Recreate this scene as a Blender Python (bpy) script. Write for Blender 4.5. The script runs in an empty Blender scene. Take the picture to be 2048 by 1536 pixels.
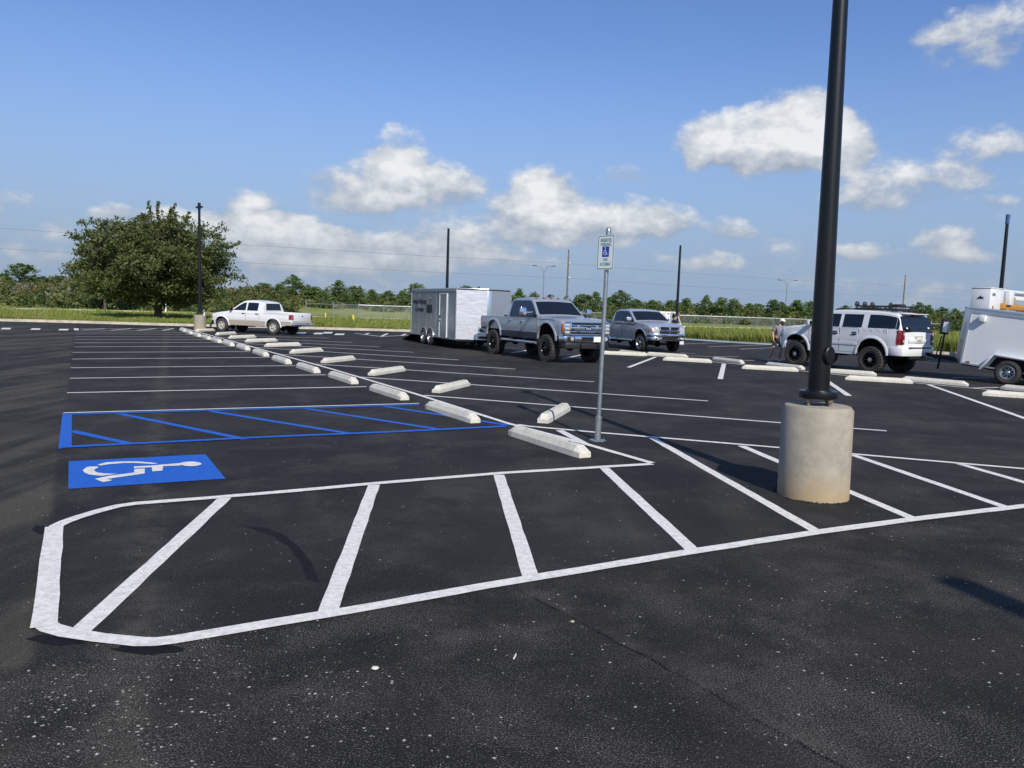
import bpy, bmesh, math, random
import numpy as np
from mathutils import Vector, Matrix
random.seed(7); rng = np.random.default_rng(11)
R = math.radians; PI = math.pi
sc = bpy.context.scene
col = sc.collection

# ------------------------------------------------------------------ camera model
PIT, ROL, CH, FPX = R(5.66), R(1.91), 1.854, 1556.0
def ray(px, py):
    u = (px-1024)/FPX; v = -(py-768)/FPX
    c, s = math.cos(ROL), math.sin(ROL)
    x = u*c - v*s; y = u*s + v*c
    return Vector((x, math.cos(PIT)+y*math.sin(PIT), -math.sin(PIT)+y*math.cos(PIT)))
def G(px, py, z=0.0):
    d = ray(px, py); t = (z-CH)/d.z
    return Vector((d.x*t, d.y*t, z))
def at(px, py, Y):
    d = ray(px, py); t = Y/d.y
    return Vector((d.x*t, Y, CH+d.z*t))
cam_d = bpy.data.cameras.new('camera'); cam = bpy.data.objects.new('camera', cam_d); col.objects.link(cam)
c_, s_ = math.cos(ROL), math.sin(ROL)
Rv = Vector((1, 0, 0)); Uv = Vector((0, math.sin(PIT), math.cos(PIT))); Fv = Vector((0, math.cos(PIT), -math.sin(PIT)))
cr = c_*Rv + s_*Uv; cu_ = -s_*Rv + c_*Uv
M = Matrix((cr, cu_, -Fv)).transposed().to_4x4(); M.translation = (0, 0, CH)
cam.matrix_world = M
cam_d.sensor_width = 36; cam_d.lens = 36*FPX/2048; cam_d.clip_end = 5000; cam_d.clip_start = 0.05
sc.camera = cam

# ------------------------------------------------------------------ materials
def nodes(m):
    m.use_nodes = True
    return m.node_tree.nodes, m.node_tree.links
def mat(name, color, rough=0.5, metal=0.0, coat=0.0, var=0.0, vscale=3.0, bump=0.0, bscale=40.0, emis=None, spec=None, dirt=None, vdark=0.6):
    m = bpy.data.materials.new(name); N, L = nodes(m); b = N['Principled BSDF']
    b.inputs['Base Color'].default_value = (*color, 1); b.inputs['Roughness'].default_value = rough
    b.inputs['Metallic'].default_value = metal; b.inputs['Coat Weight'].default_value = coat
    b.inputs['Coat Roughness'].default_value = 0.06
    if spec is not None: b.inputs['Specular IOR Level'].default_value = spec
    tc = N.new('ShaderNodeTexCoord')
    if var > 0:
        n = N.new('ShaderNodeTexNoise'); n.inputs['Scale'].default_value = vscale; n.inputs['Detail'].default_value = 6
        n.inputs['Roughness'].default_value = 0.65
        L.new(tc.outputs['Object'], n.inputs['Vector'])
        mr = N.new('ShaderNodeMapRange'); mr.inputs[1].default_value = 0.32; mr.inputs[2].default_value = 0.68
        mr.inputs[3].default_value = 0; mr.inputs[4].default_value = 1
        L.new(n.outputs['Fac'], mr.inputs[0])
        mx = N.new('ShaderNodeMix'); mx.data_type = 'RGBA'
        d = dirt if dirt else tuple(c*(1-var) for c in color)
        mx.inputs[6].default_value = (*color, 1); mx.inputs[7].default_value = (*d, 1)
        mm = N.new('ShaderNodeMath'); mm.operation = 'MULTIPLY'; mm.inputs[1].default_value = 1.0 if dirt is None else var
        L.new(mr.outputs[0], mm.inputs[0]); L.new(mm.outputs[0], mx.inputs[0])
        L.new(mx.outputs[2], b.inputs['Base Color'])
    if bump > 0:
        n2 = N.new('ShaderNodeTexNoise'); n2.inputs['Scale'].default_value = bscale; n2.inputs['Detail'].default_value = 4
        L.new(tc.outputs['Object'], n2.inputs['Vector'])
        bp = N.new('ShaderNodeBump'); bp.inputs['Strength'].default_value = bump; bp.inputs['Distance'].default_value = 0.02
        L.new(n2.outputs['Fac'], bp.inputs['Height']); L.new(bp.outputs[0], b.inputs['Normal'])
    return m
def leafmat(name, c1, c2, vs=0.5, trans=0.3):
    m = bpy.data.materials.new(name); N, L = nodes(m); b = N['Principled BSDF']
    b.inputs['Roughness'].default_value = 0.55
    at_ = N.new('ShaderNodeAttribute'); at_.attribute_name = 'tone'
    mx = N.new('ShaderNodeMix'); mx.data_type = 'RGBA'
    mx.inputs[6].default_value = (*c1, 1); mx.inputs[7].default_value = (*c2, 1)
    L.new(at_.outputs['Fac'], mx.inputs[0])
    L.new(mx.outputs[2], b.inputs['Base Color'])
    tr = N.new('ShaderNodeBsdfTranslucent'); L.new(mx.outputs[2], tr.inputs['Color'])
    ms = N.new('ShaderNodeMixShader'); ms.inputs[0].default_value = trans
    L.new(b.outputs[0], ms.inputs[1]); L.new(tr.outputs[0], ms.inputs[2])
    L.new(ms.outputs[0], N['Material Output'].inputs['Surface'])
    return m

MT = {}
MT['white_paint'] = mat('white_car_paint', (0.76, 0.77, 0.77), 0.28, 0, 0.6, var=0.06, vscale=2)
MT['beige'] = mat('beige_car_paint', (0.42, 0.37, 0.30), 0.35, 0, 0.4)
MT['silver'] = mat('silver_car_paint', (0.44, 0.48, 0.53), 0.32, 0.45, 0.7)
MT['silver2'] = mat('bright_silver_car_paint', (0.50, 0.53, 0.57), 0.32, 0.45, 0.7)
MT['navy'] = mat('dark_blue_lower_paint', (0.03, 0.045, 0.075), 0.3, 0.3, 0.5)
MT['black'] = mat('black_plastic', (0.018, 0.018, 0.02), 0.5)
MT['under'] = mat('underbody_black', (0.008, 0.008, 0.009), 0.9)
MT['rubber'] = mat('tyre_rubber', (0.03, 0.029, 0.027), 0.85, var=0.5, vscale=6, dirt=(0.10, 0.085, 0.07), bump=0.5, bscale=30)
MT['chrome'] = mat('chrome', (0.75, 0.76, 0.78), 0.12, 1.0)
MT['alloy'] = mat('alloy_rim', (0.55, 0.55, 0.56), 0.3, 0.8)
MT['steel_rim'] = mat('light_rim', (0.62, 0.60, 0.54), 0.4, 0.4)
MT['black_rim'] = mat('black_rim', (0.012, 0.012, 0.013), 0.2, 0.4, 0.5)
MT['glass'] = mat('tinted_glass', (0.008, 0.012, 0.018), 0.05, 0.0, 0.0, spec=0.6)
MT['red'] = mat('red_lens', (0.22, 0.008, 0.014), 0.2, 0, 0.4)
MT['amber'] = mat('amber_lens', (0.38, 0.10, 0.025), 0.25, 0, 0.3)
MT['lens'] = mat('clear_lens', (0.7, 0.72, 0.72), 0.1, 0.5, 0.5)
MT['galv'] = mat('galvanised_steel', (0.42, 0.45, 0.47), 0.4, 0.75, var=0.25, vscale=12)
MT['alu'] = mat('aluminium_trim', (0.62, 0.64, 0.66), 0.3, 0.8)
MT['pole'] = mat('black_pole_paint', (0.007, 0.008, 0.009), 0.38, 0, 0.15, var=0.4, vscale=5, spec=.35)
MT['bluewrap'] = mat('blue_wrap', (0.03, 0.09, 0.24), 0.6)
MT['white_plain'] = mat('white_board', (0.78, 0.78, 0.76), 0.5)
MT['yellow'] = mat('yellow_post', (0.75, 0.62, 0.12), 0.6)
MT['orange'] = mat('ochre_boom_paint', (0.52, 0.26, 0.035), 0.4, 0, 0.2, var=0.3, vscale=3)
MT['wood'] = mat('weathered_pole_wood', (0.22, 0.16, 0.11), 0.9, var=0.4, vscale=3)
MT['bark'] = mat('bark', (0.12, 0.095, 0.075), 0.95, var=0.5, vscale=4, bump=0.6, bscale=12)
MT['wire'] = mat('overhead_wire', (0.22, 0.23, 0.25), 0.6)
MT['skin'] = mat('skin', (0.50, 0.30, 0.205), 0.55)
MT['shirt'] = mat('grey_cotton', (0.20, 0.20, 0.22), 0.9)
MT['dark_cloth'] = mat('dark_cloth', (0.02, 0.022, 0.03), 0.9)
MT['cap'] = mat('white_cap', (0.72, 0.71, 0.68), 0.85)
MT['hair'] = mat('dark_hair', (0.02, 0.014, 0.01), 0.7)
MT['green'] = mat('sign_green', (0.012, 0.16, 0.13), 0.4)
MT['sign_blue'] = mat('sign_blue', (0.015, 0.05, 0.36), 0.4)
MT['emblem_blue'] = mat('emblem_blue', (0.01, 0.025, 0.09), 0.3)
MT['sign_white'] = mat('sign_white', (0.74, 0.78, 0.77), 0.35)
MT['letter'] = mat('dark_lettering', (0.012, 0.012, 0.016), 0.5)
MT['rust'] = mat('rusty_bolts', (0.30, 0.25, 0.19), 0.55, 0.6, var=0.4, vscale=20)
MT['fabric_black'] = mat('black_silt_cloth', (0.014, 0.014, 0.015), 0.9)

def wrinkle_metal(name, color, rough, metal, strength, scale, stretch=(1, 1, 1), dist=0.05):
    m = mat(name, color, rough, metal); N, L = nodes(m); b = N['Principled BSDF']
    tc = N.new('ShaderNodeTexCoord'); mp = N.new('ShaderNodeMapping'); mp.inputs['Scale'].default_value = stretch
    n = N.new('ShaderNodeTexNoise'); n.inputs['Scale'].default_value = scale; n.inputs['Detail'].default_value = 3
    n.inputs['Distortion'].default_value = 0.8
    L.new(tc.outputs['Object'], mp.inputs[0]); L.new(mp.outputs[0], n.inputs['Vector'])
    bp = N.new('ShaderNodeBump'); bp.inputs['Strength'].default_value = strength; bp.inputs['Distance'].default_value = dist
    L.new(n.outputs['Fac'], bp.inputs['Height']); L.new(bp.outputs[0], b.inputs['Normal'])
    return m
MT['trailer_side'] = wrinkle_metal('smooth_pewter_panel', (0.47, 0.51, 0.57), 0.26, 0.6, 0.5, 1.6, (1, 1, 0.7), 0.04)
MT['trailer_nose_lit'] = wrinkle_metal('wavy_sunlit_panel', (0.80, 0.81, 0.83), 0.34, 0.5, 0.45, 1.2, (1, 1, 2.2), 0.06)  # raised base colour holds the sun and sky glare of the near nose face
MT['trailer_white'] = wrinkle_metal('white_panel', (0.74, 0.76, 0.77), 0.3, 0.0, 0.25, 1.2, (1, 1, 1), 0.03)

def concrete(name, base, dark, warm=None, warm_z=None, scale=4):
    m = bpy.data.materials.new(name); N, L = nodes(m); b = N['Principled BSDF']; b.inputs['Roughness'].default_value = 0.88
    b.inputs['Specular IOR Level'].default_value = 0.25
    tc = N.new('ShaderNodeTexCoord')
    n = N.new('ShaderNodeTexNoise'); n.inputs['Scale'].default_value = scale; n.inputs['Detail'].default_value = 8; n.inputs['Roughness'].default_value = 0.68
    L.new(tc.outputs['Object'], n.inputs['Vector'])
    rp = N.new('ShaderNodeValToRGB'); rp.color_ramp.elements[0].position = 0.40; rp.color_ramp.elements[1].position = 0.61
    rp.color_ramp.elements[0].color = (*dark, 1); rp.color_ramp.elements[1].color = (*base, 1)
    L.new(n.outputs['Fac'], rp.inputs[0]); out = rp.outputs[0]
    if warm:
        sx = N.new('ShaderNodeSeparateXYZ'); L.new(tc.outputs['Object'], sx.inputs[0])
        n3 = N.new('ShaderNodeTexNoise'); n3.inputs['Scale'].default_value = 3; n3.inputs['Detail'].default_value = 4
        L.new(tc.outputs['Object'], n3.inputs['Vector'])
        ad = N.new('ShaderNodeMath'); ad.operation = 'MULTIPLY_ADD'; ad.inputs[1].default_value = 0.35
        L.new(n3.outputs['Fac'], ad.inputs[0]); L.new(sx.outputs['Z'], ad.inputs[2])
        mr = N.new('ShaderNodeMapRange'); mr.inputs[1].default_value = warm_z+0.3; mr.inputs[2].default_value = warm_z
        mr.inputs[3].default_value = 0; mr.inputs[4].default_value = 0.75
        L.new(ad.outputs[0], mr.inputs[0])
        mx = N.new('ShaderNodeMix'); mx.data_type = 'RGBA'; mx.inputs[7].default_value = (*warm, 1)
        L.new(mr.outputs[0], mx.inputs[0]); L.new(out, mx.inputs[6]); out = mx.outputs[2]
    L.new(out, b.inputs['Base Color'])
    v = N.new('ShaderNodeTexNoise'); v.inputs['Scale'].default_value = 60; v.inputs['Detail'].default_value = 5
    L.new(tc.outputs['Object'], v.inputs['Vector'])
    bp = N.new('ShaderNodeBump'); bp.inputs['Strength'].default_value = 0.35; bp.inputs['Distance'].default_value = 0.006
    L.new(v.outputs['Fac'], bp.inputs['Height']); L.new(bp.outputs[0], b.inputs['Normal'])
    return m
MT['base_concrete'] = concrete('formed_concrete', (0.37, 0.335, 0.27), (0.29, 0.265, 0.215), (0.42, 0.31, 0.17), 0.22, 5)
MT['stop_concrete'] = concrete('cream_precast_concrete', (0.66, 0.635, 0.55), (0.54, 0.52, 0.45), scale=9)
MT['kerb_concrete'] = concrete('kerb_concrete', (0.56, 0.51, 0.41), (0.40, 0.36, 0.29), scale=2)

# ------------------------------------------------------------------ mesh helpers
def tag(o, label=None, cat=None, group=None, kind=None):
    if label: o['label'] = label
    if cat: o['category'] = cat
    if group: o['group'] = group
    if kind: o['kind'] = kind
    return o
def empty(name, loc=(0, 0, 0), rz=0.0):
    o = bpy.data.objects.new(name, None); col.objects.link(o); o.location = loc; o.rotation_euler = (0, 0, rz)
    o.empty_display_size = 0.2
    return o
def copy_tree(o, parent=None):
    c = o.copy(); col.objects.link(c); c.parent = parent
    for ch in list(o.children): copy_tree(ch, c)
    return c
class MB:
    def __init__(s): s.v = []; s.f = []; s.m = []
    def add(s, vs, fs, mi=0):
        n = len(s.v); s.v += [tuple(v) for v in vs]
        for f in fs: s.f.append(tuple(i+n for i in f)); s.m.append(mi)
        return s
    def box(s, c, d, rot=None, mi=0):
        x, y, z = d[0]/2, d[1]/2, d[2]/2
        P = [Vector(p) for p in ((-x,-y,-z),(x,-y,-z),(x,y,-z),(-x,y,-z),(-x,-y,z),(x,-y,z),(x,y,z),(-x,y,z))]
        if rot is not None: P = [rot @ p for p in P]
        c = Vector(c)
        return s.add([p+c for p in P], [(0,3,2,1),(4,5,6,7),(0,1,5,4),(1,2,6,5),(2,3,7,6),(3,0,4,7)], mi)
    def cyl(s, a, b, r0, r1=None, n=16, mi=0, cap=True):
        r1 = r0 if r1 is None else r1
        a = Vector(a); b = Vector(b); d = (b-a).normalized()
        u = d.orthogonal().normalized(); w = d.cross(u)
        vs = [a+(u*math.cos(2*PI*i/n)+w*math.sin(2*PI*i/n))*r0 for i in range(n)]+[b+(u*math.cos(2*PI*i/n)+w*math.sin(2*PI*i/n))*r1 for i in range(n)]
        fs = [(i, (i+1) % n, n+(i+1) % n, n+i) for i in range(n)]
        if cap: fs += [tuple(range(n-1, -1, -1)), tuple(range(n, 2*n))]
        return s.add(vs, fs, mi)
    def tube(s, pts, r, n=8, mi=0):
        for a, b in zip(pts[:-1], pts[1:]): s.cyl(a, b, r, r, n, mi)
        return s
    def lathe(s, prof, axis='Z', n=32, c=(0, 0, 0), mi=0, close=False):
        vs = []; c = Vector(c)
        for r, h in prof:
            for i in range(n):
                a = 2*PI*i/n; x, y = r*math.cos(a), r*math.sin(a)
                vs.append(c+(Vector((x, y, h)) if axis == 'Z' else Vector((x, h, y))))
        fs = []; k = len(prof)
        for j in range(k-1 if not close else k):
            j2 = (j+1) % k
            for i in range(n):
                q = (j*n+i, j*n+(i+1) % n, j2*n+(i+1) % n, j2*n+i)
                fs.append(q if axis == 'Z' else q[::-1])
        return s.add(vs, fs, mi)
    def prism(s, poly, z0, z1, mi=0):
        n = len(poly)
        vs = [(x, y, z0) for x, y in poly]+[(x, y, z1) for x, y in poly]
        fs = [(i, (i+1) % n, n+(i+1) % n, n+i) for i in range(n)]+[tuple(range(n-1, -1, -1)), tuple(range(n, 2*n))]
        return s.add(vs, fs, mi)
    def build(s, name, mats, parent=None, smooth=None, bevel=0.0, segs=2, fix=True):
        me = bpy.data.meshes.new(name); me.from_pydata(s.v, [], s.f); me.update()
        for m in (mats if isinstance(mats, (list, tuple)) else [mats]): me.materials.append(m)
        me.polygons.foreach_set('material_index', s.m)
        if fix or bevel:
            bm = bmesh.new(); bm.from_mesh(me)
            if fix:
                bmesh.ops.recalc_face_normals(bm, faces=bm.faces)
            if bevel:
                bmesh.ops.remove_doubles(bm, verts=bm.verts, dist=1e-5)
                es = [e for e in bm.edges if len(e.link_faces) == 2 and e.calc_face_angle() > R(35)]
                bmesh.ops.bevel(bm, geom=es, offset=bevel, segments=segs, affect='EDGES', profile=0.5, clamp_overlap=True)
            bm.to_mesh(me); bm.free()
        if smooth is not None:
            me.shade_smooth() if hasattr(me, 'shade_smooth') else me.polygons.foreach_set('use_smooth', [True]*len(me.polygons))
            me.set_sharp_from_angle(angle=R(smooth))
        o = bpy.data.objects.new(name, me); col.objects.link(o); o.parent = parent
        return o
def bx(name, m, parent, c, d, rot=None, bevel=0.0):
    return MB().box(c, d, rot).build(name, m, parent, smooth=40 if bevel else None, bevel=bevel)
def rotz(a): return Matrix.Rotation(a, 3, 'Z')
def roty(a): return Matrix.Rotation(a, 3, 'Y')
def rotx(a): return Matrix.Rotation(a, 3, 'X')
def text_mesh(name, s, size, m, parent, mw, extrude=0.001, bold=0.0, align='CENTER', sx=1.0):
    cu = bpy.data.curves.new(name, 'FONT'); cu.body = s; cu.size = size; cu.align_x = align; cu.align_y = 'CENTER'
    cu.extrude = extrude; cu.offset = bold
    t = bpy.data.objects.new(name+'_tmp', cu); col.objects.link(t)
    dg = bpy.context.evaluated_depsgraph_get(); dg.update()
    me = bpy.data.meshes.new_from_object(t.evaluated_get(dg)); bpy.data.objects.remove(t)
    me.transform(Matrix.Diagonal((sx, 1, 1, 1))); me.transform(mw)
    me.materials.clear(); me.materials.append(m)
    o = bpy.data.objects.new(name, me); col.objects.link(o); o.parent = parent
    return o
def interp(pts, x):
    if x <= pts[0][0]: return pts[0][1]
    for (a, b), (c, d) in zip(pts[:-1], pts[1:]):
        if x <= c: return b if c == a else b+(d-b)*(x-a)/(c-a)
    return pts[-1][1]
def smooth_pts(pts, it=2):
    for _ in range(it):
        o = [pts[0]]
        for a, b in zip(pts[:-1], pts[1:]):
            o += [(a[0]*.75+b[0]*.25, a[1]*.75+b[1]*.25), (a[0]*.25+b[0]*.75, a[1]*.25+b[1]*.75)]
        o.append(pts[-1]); pts = o
    return pts

# ------------------------------------------------------------------ vehicle lofting
class Body:
    """A car body lofted from cross-sections along x; z up, y across."""
    def __init__(s, top, width, zbelt, tumble, sill, arches, rc=0.06, openx=None, zfloor=0.9, wallw=0.07, crown=0.03, bulge=0.025):
        s.top = top; s.width = width; s.zbelt = zbelt; s.tumble = tumble; s.sill = sill; s.arches = arches
        s.rc = rc; s.openx = openx; s.zfloor = zfloor; s.wallw = wallw; s.crown = crown; s.bulge = bulge
        s.x0 = top[0][0]; s.x1 = top[-1][0]
    def W(s, x, z):
        w = interp(s.width, x)
        if z > s.zbelt: return w-(z-s.zbelt)*s.tumble
        lo = interp(s.sill, x); t = (s.zbelt-z)/max(0.2, s.zbelt-lo)
        return w-s.bulge*abs(t-0.35)*1.5
    def zt(s, x): return interp(s.top, x)
    def ring(s, x, zb, opened):
        zt = s.zt(x); pts = []; rc = min(s.rc, (zt-zb)*0.4)
        NR = 12
        for i in range(NR+1):
            z = zb+(zt-rc-zb)*i/NR; pts.append((s.W(x, z), z))
        wt = pts[-1][0]
        if opened:
            pts += [(wt, zt-0.01), (wt-0.01, zt), (wt-s.wallw, zt), (wt-s.wallw, zt-0.02), (wt-s.wallw, s.zfloor), (wt*0.6, s.zfloor), (wt*.3, s.zfloor)]
        else:
            for a in (22.5, 45, 67.5, 90):
                a = R(a); pts.append((wt-rc+rc*math.cos(a), zt-rc+rc*math.sin(a)))
            ww = wt-rc
            for k in (0.75, 0.5, 0.25): pts.append((ww*k, zt+s.crown*(1-k*k)))
        top_c = (0, s.zfloor if opened else zt+s.crown)
        left = [(x, y, z) for y, z in pts]; right = [(x, -y, z) for y, z in pts[::-1]]
        return left+[(x, top_c[0], top_c[1])]+right
    def surf_top(s, x, y):
        zt = s.zt(x); rc = s.rc; wt = s.W(x, zt-rc); ww = wt-rc; k = min(1, abs(y)/ww)
        return zt+s.crown*(1-k*k)
    def build(s, name, mats, parent, extra=()):
        xs = set([s.x0, s.x1]); br = []
        for p in s.top: xs.add(p[0])
        for p in s.width: xs.add(p[0])
        for p in s.sill: xs.add(p[0])
        k = s.x0
        while k < s.x1: xs.add(k); k += 0.12
        for (xc, zc, rr) in s.arches:
            for i in range(0, 17): xs.add(xc-rr*math.cos(PI*i/16))
        if s.openx: xs.add(s.openx)
        xs = sorted(x for x in xs if s.x0 <= x <= s.x1)
        xs2 = [xs[0]]
        for x in xs[1:]:
            if x-xs2[-1] > 0.004: xs2.append(x)
        rings = []
        def zb(x, side=0):
            z = interp(s.sill, x)
            for (xc, zc, rr) in s.arches:
                d = abs(x-xc)
                if d < rr-0.002: z = max(z, zc+math.sqrt(rr*rr-d*d))
            return z
        for x in xs2:
            op = s.openx is not None and x < s.openx-1e-6
            if s.openx is not None and abs(x-s.openx) < 1e-3:
                rings.append(s.ring(x-0.001, zb(x), True)); rings.append(s.ring(x, zb(x), False)); continue
            arch_edge = [1 for (xc, zc, rr) in s.arches if abs(abs(x-xc)-rr) < 0.003]
            if arch_edge:
                for (xc, zc, rr) in s.arches:
                    if abs(abs(x-xc)-rr) < 0.003:
                        a = s.ring(x, interp(s.sill, x), op); b = s.ring(x, max(zc+0.02, interp(s.sill, x)), op)
                        rings += [a, b] if x < xc else [b, a]
            else: rings.append(s.ring(x, zb(x), op))
        n = len(rings[0]); mb = MB()
        vs = [p for r_ in rings for p in r_]; fs = []; mi = []
        for j in range(len(rings)-1):
            for i in range(n):
                i2 = (i+1) % n
                fs.append((j*n+i, j*n+i2, (j+1)*n+i2, (j+1)*n+i)); mi.append(1 if i == n-1 else 0)
        fs.append(tuple(range(n))); mi.append(0); fs.append(tuple((len(rings)-1)*n+i for i in range(n-1, -1, -1))); mi.append(0)
        mb.v = vs; mb.f = fs; mb.m = mi
        return mb.build(name, mats, parent, smooth=38)
    # panel lying on the side, side=+1 left / -1 right
    def panel(s, name, m, parent, side, xa, xb, zlo, zhi, off=0.004, thk=0.02, nx=10, nz=6, smooth=40):
        zl = zlo if callable(zlo) else (lambda x: zlo); zh = zhi if callable(zhi) else (lambda x: zhi)
        mb = MB(); vs = []; fs = []
        for i in range(nx+1):
            for j in range(nz+1):
                fz = j/nz; a0 = xa(fz) if callable(xa) else xa; b0 = xb(fz) if callable(xb) else xb
                x = a0+(b0-a0)*i/nx; z = zl(x)+(zh(x)-zl(x))*fz
                vs.append((x, side*(s.W(x, z)+off), z))
        for i in range(nx):
            for j in range(nz):
                q = i*(nz+1)+j; fs.append((q, q+nz+1, q+nz+2, q+1))
        per = [i*(nz+1) for i in range(nx+1)]+[nx*(nz+1)+j for j in range(1, nz+1)]+[i*(nz+1)+nz for i in range(nx-1, -1, -1)]+[j for j in range(nz-1, 0, -1)]
        k = len(vs)
        for p in per: v = vs[p]; vs.append((v[0], v[1]-side*thk, v[2]))
        L_ = len(per)
        for a in range(L_): fs.append((per[a], per[(a+1) % L_], k+(a+1) % L_, k+a))
        mb.add(vs, fs)
        return mb.build(name, m, parent, smooth=smooth)
    def arch(s, name, m, parent, side, xc, zc, r0, r1, off=0.02, a0=0, a1=180, thk=0.06):
        mb = MB(); vs = []; fs = []; n = 20
        for i in range(n+1):
            a = R(a0+(a1-a0)*i/n)
            for rr, o in ((r0, off-thk), (r0, off), ((r0+r1)/2, off+0.006), (r1, off*0.4), (r1, off*0.4-0.02)):
                x = xc+rr*math.cos(a); z = zc+rr*math.sin(a); vs.append((x, side*(s.W(x, z)+o), z))
        for i in range(n):
            for j in range(4): q = i*5+j; fs.append((q, q+1, q+6, q+5))
        mb.add(vs, fs); return mb.build(name, m, parent, smooth=50)
    def top_panel(s, name, m, parent, xa, xb, inset=0.06, off=0.006, ny=10, nx=8, thk=0.015, yfrac=1.0):
        mb = MB(); vs = []; fs = []
        for i in range(nx+1):
            x = xa+(xb-xa)*i/nx
            e = 0.004; dz = (s.zt(x+e)-s.zt(x-e))/(2*e); nn = Vector((-dz, 0, 1)).normalized()
            ww = s.W(x, s.zt(x)-s.rc)-inset
            for j in range(ny+1):
                y = ww*yfrac*(2*j/ny-1); z = s.surf_top(x, y)
                vs.append((x+nn.x*off, y, z+nn.z*off))
        for i in range(nx):
            for j in range(ny): q = i*(ny+1)+j; fs.append((q, q+ny+1, q+ny+2, q+1))
        mb.add(vs, fs)
        o = mb.build(name, m, parent, smooth=60); return o

def make_wheel(parent, x, y, r, w, side, rim_m, hub_m, rim_r, spokes=8, spoke_w=0.05, chunky=False, holes=False, cam_=0.0):
    """wheel > tyre, rim; side=+1: outer face towards +y"""
    rt = empty_mesh = None
    hb = MB()
    hb.lathe([(0.001, side*(w/2-0.005)), (rim_r*0.22, side*(w/2-0.01)), (rim_r*0.26, side*(w/2-0.05))], 'Y', 18)
    for k in range(6):
        a = 2*PI*k/6; hb.cyl((rim_r*.16*math.cos(a)*1.9, side*(w/2-0.05), rim_r*.16*math.sin(a)*1.9), (rim_r*.16*math.cos(a)*1.9, side*(w/2-0.025), rim_r*.16*math.sin(a)*1.9), 0.011, n=6)
    hub = hb.build('wheel', hub_m, parent, smooth=40); hub.location = (x, y, r)
    t = MB(); s = r-rim_r
    prof = [(rim_r, -w/2+.03), (rim_r+s*.25, -w/2+.006), (rim_r+s*.6, -w/2), (r-.035, -w/2+.01), (r-0.008, -w/2+.035), (r, -w*.2), (r, w*.2), (r-0.008, w/2-.035), (r-.035, w/2-.01), (rim_r+s*.6, w/2), (rim_r+s*.25, w/2-.006), (rim_r, w/2-.03)]
    t.lathe(prof, 'Y', 40)
    if chunky:
        nb = 26
        for k in range(nb):
            for q, (yy, ww) in enumerate(((-w*.40, w*.22), (-w*.13, w*.2), (w*.13, w*.2), (w*.40, w*.22))):
                a = 2*PI*(k+(q % 2)*.5)/nb; ro = r-0.004 if q in (1, 2) else r-0.02
                t.box((ro*math.cos(a), yy, ro*math.sin(a)), (0.045, ww, 2*PI*r/nb*.62), roty(-a)@rotx(0.25*(1 if q % 2 else -1)))
    else:
        nb = 50
        for k in range(nb):
            a = 2*PI*k/nb
            for yy in (-w*.3, 0, w*.3): t.box(((r-.004)*math.cos(a), yy, (r-.004)*math.sin(a)), (0.014, w*.2, 2*PI*r/nb*.6), roty(-a))
    t.build('tyre', MT['rubber'], hub, smooth=35)
    m = MB(); o = side
    m.lathe([(rim_r+.006, o*(w/2-.02)), (rim_r-.012, o*(w/2-.012)), (rim_r-.022, o*(w/2-.04)), (rim_r-.03, o*(w/2-.10)), (rim_r-.03, -o*(w/2-.03))], 'Y', 32)
    dpt = w/2-.05
    if holes:
        m.lathe([(rim_r-.02, o*(dpt-.02)), (rim_r*.72, o*(dpt-.035)), (rim_r*.66, o*(dpt-.05))], 'Y', 32)
        m.lathe([(rim_r*.46, o*(dpt-.05)), (rim_r*.40, o*(dpt-.02)), (rim_r*.26, o*(dpt+.01)), (0.01, o*(dpt-.02))], 'Y', 32)
        for k in range(spokes):
            a = 2*PI*k/spokes; m.box((rim_r*.56*math.cos(a), o*(dpt-.05), rim_r*.56*math.sin(a)), (rim_r*.3, .02, rim_r*.2), roty(-a))
    else:
        for k in range(spokes):
            a = 2*PI*k/spokes
            m.box((rim_r*.60*math.cos(a), o*(dpt-.015), rim_r*.60*math.sin(a)), (rim_r*.78, .035, spoke_w), roty(-a))
            m.box((rim_r*.86*math.cos(a), o*(dpt-.01), rim_r*.86*math.sin(a)), (rim_r*.2, .03, spoke_w*1.9), roty(-a))
        m.lathe([(rim_r*.3, o*(dpt+.01)), (rim_r*.2, o*(dpt+.02)), (0.01, o*(dpt+.02))], 'Y', 20)
    m.build('rim', rim_m, hub, smooth=35)
    bk = MB(); bk.lathe([(rim_r-.03, -o*(w/2-.09)), (rim_r*.5, -o*(w/2-.10)), (0.02, -o*(w/2-.10))], 'Y', 24)
    bk.build('brake_drum', MT['under'], hub, smooth=40)
    return hub
def undercarriage(p, xr, xf, z, halfw, axr):
    mb = MB()
    for s in (1, -1): mb.box(((xr+xf)/2, s*0.42, z+0.12), (xf-xr+1.6, 0.09, 0.14))
    for x in (xr, xf):
        mb.cyl((x, -halfw, z-0.08), (x, halfw, z-0.08), axr, n=12); mb.lathe([(0.02, -.14), (.11, -.1), (.15, 0), (.11, .1), (.02, .14)], 'Y', 16, (x, 0, z-0.08))
        for s in (1, -1): mb.cyl((x+.12, s*.55, z-.1), (x+.2, s*.5, z+.45), 0.03, n=8)
    mb.cyl((xr, 0, z-.02), (xf-1.2, 0, z+.06), .05, n=10)
    mb.box((xf-1.0, 0, z+.1), (.8, .4, .3)); mb.cyl((xr-.9, .45, z+.02), (xf-1.2, .45, z+.05), .04, n=8)
    return mb.build('undercarriage', MT['under'], p, smooth=40)
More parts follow.
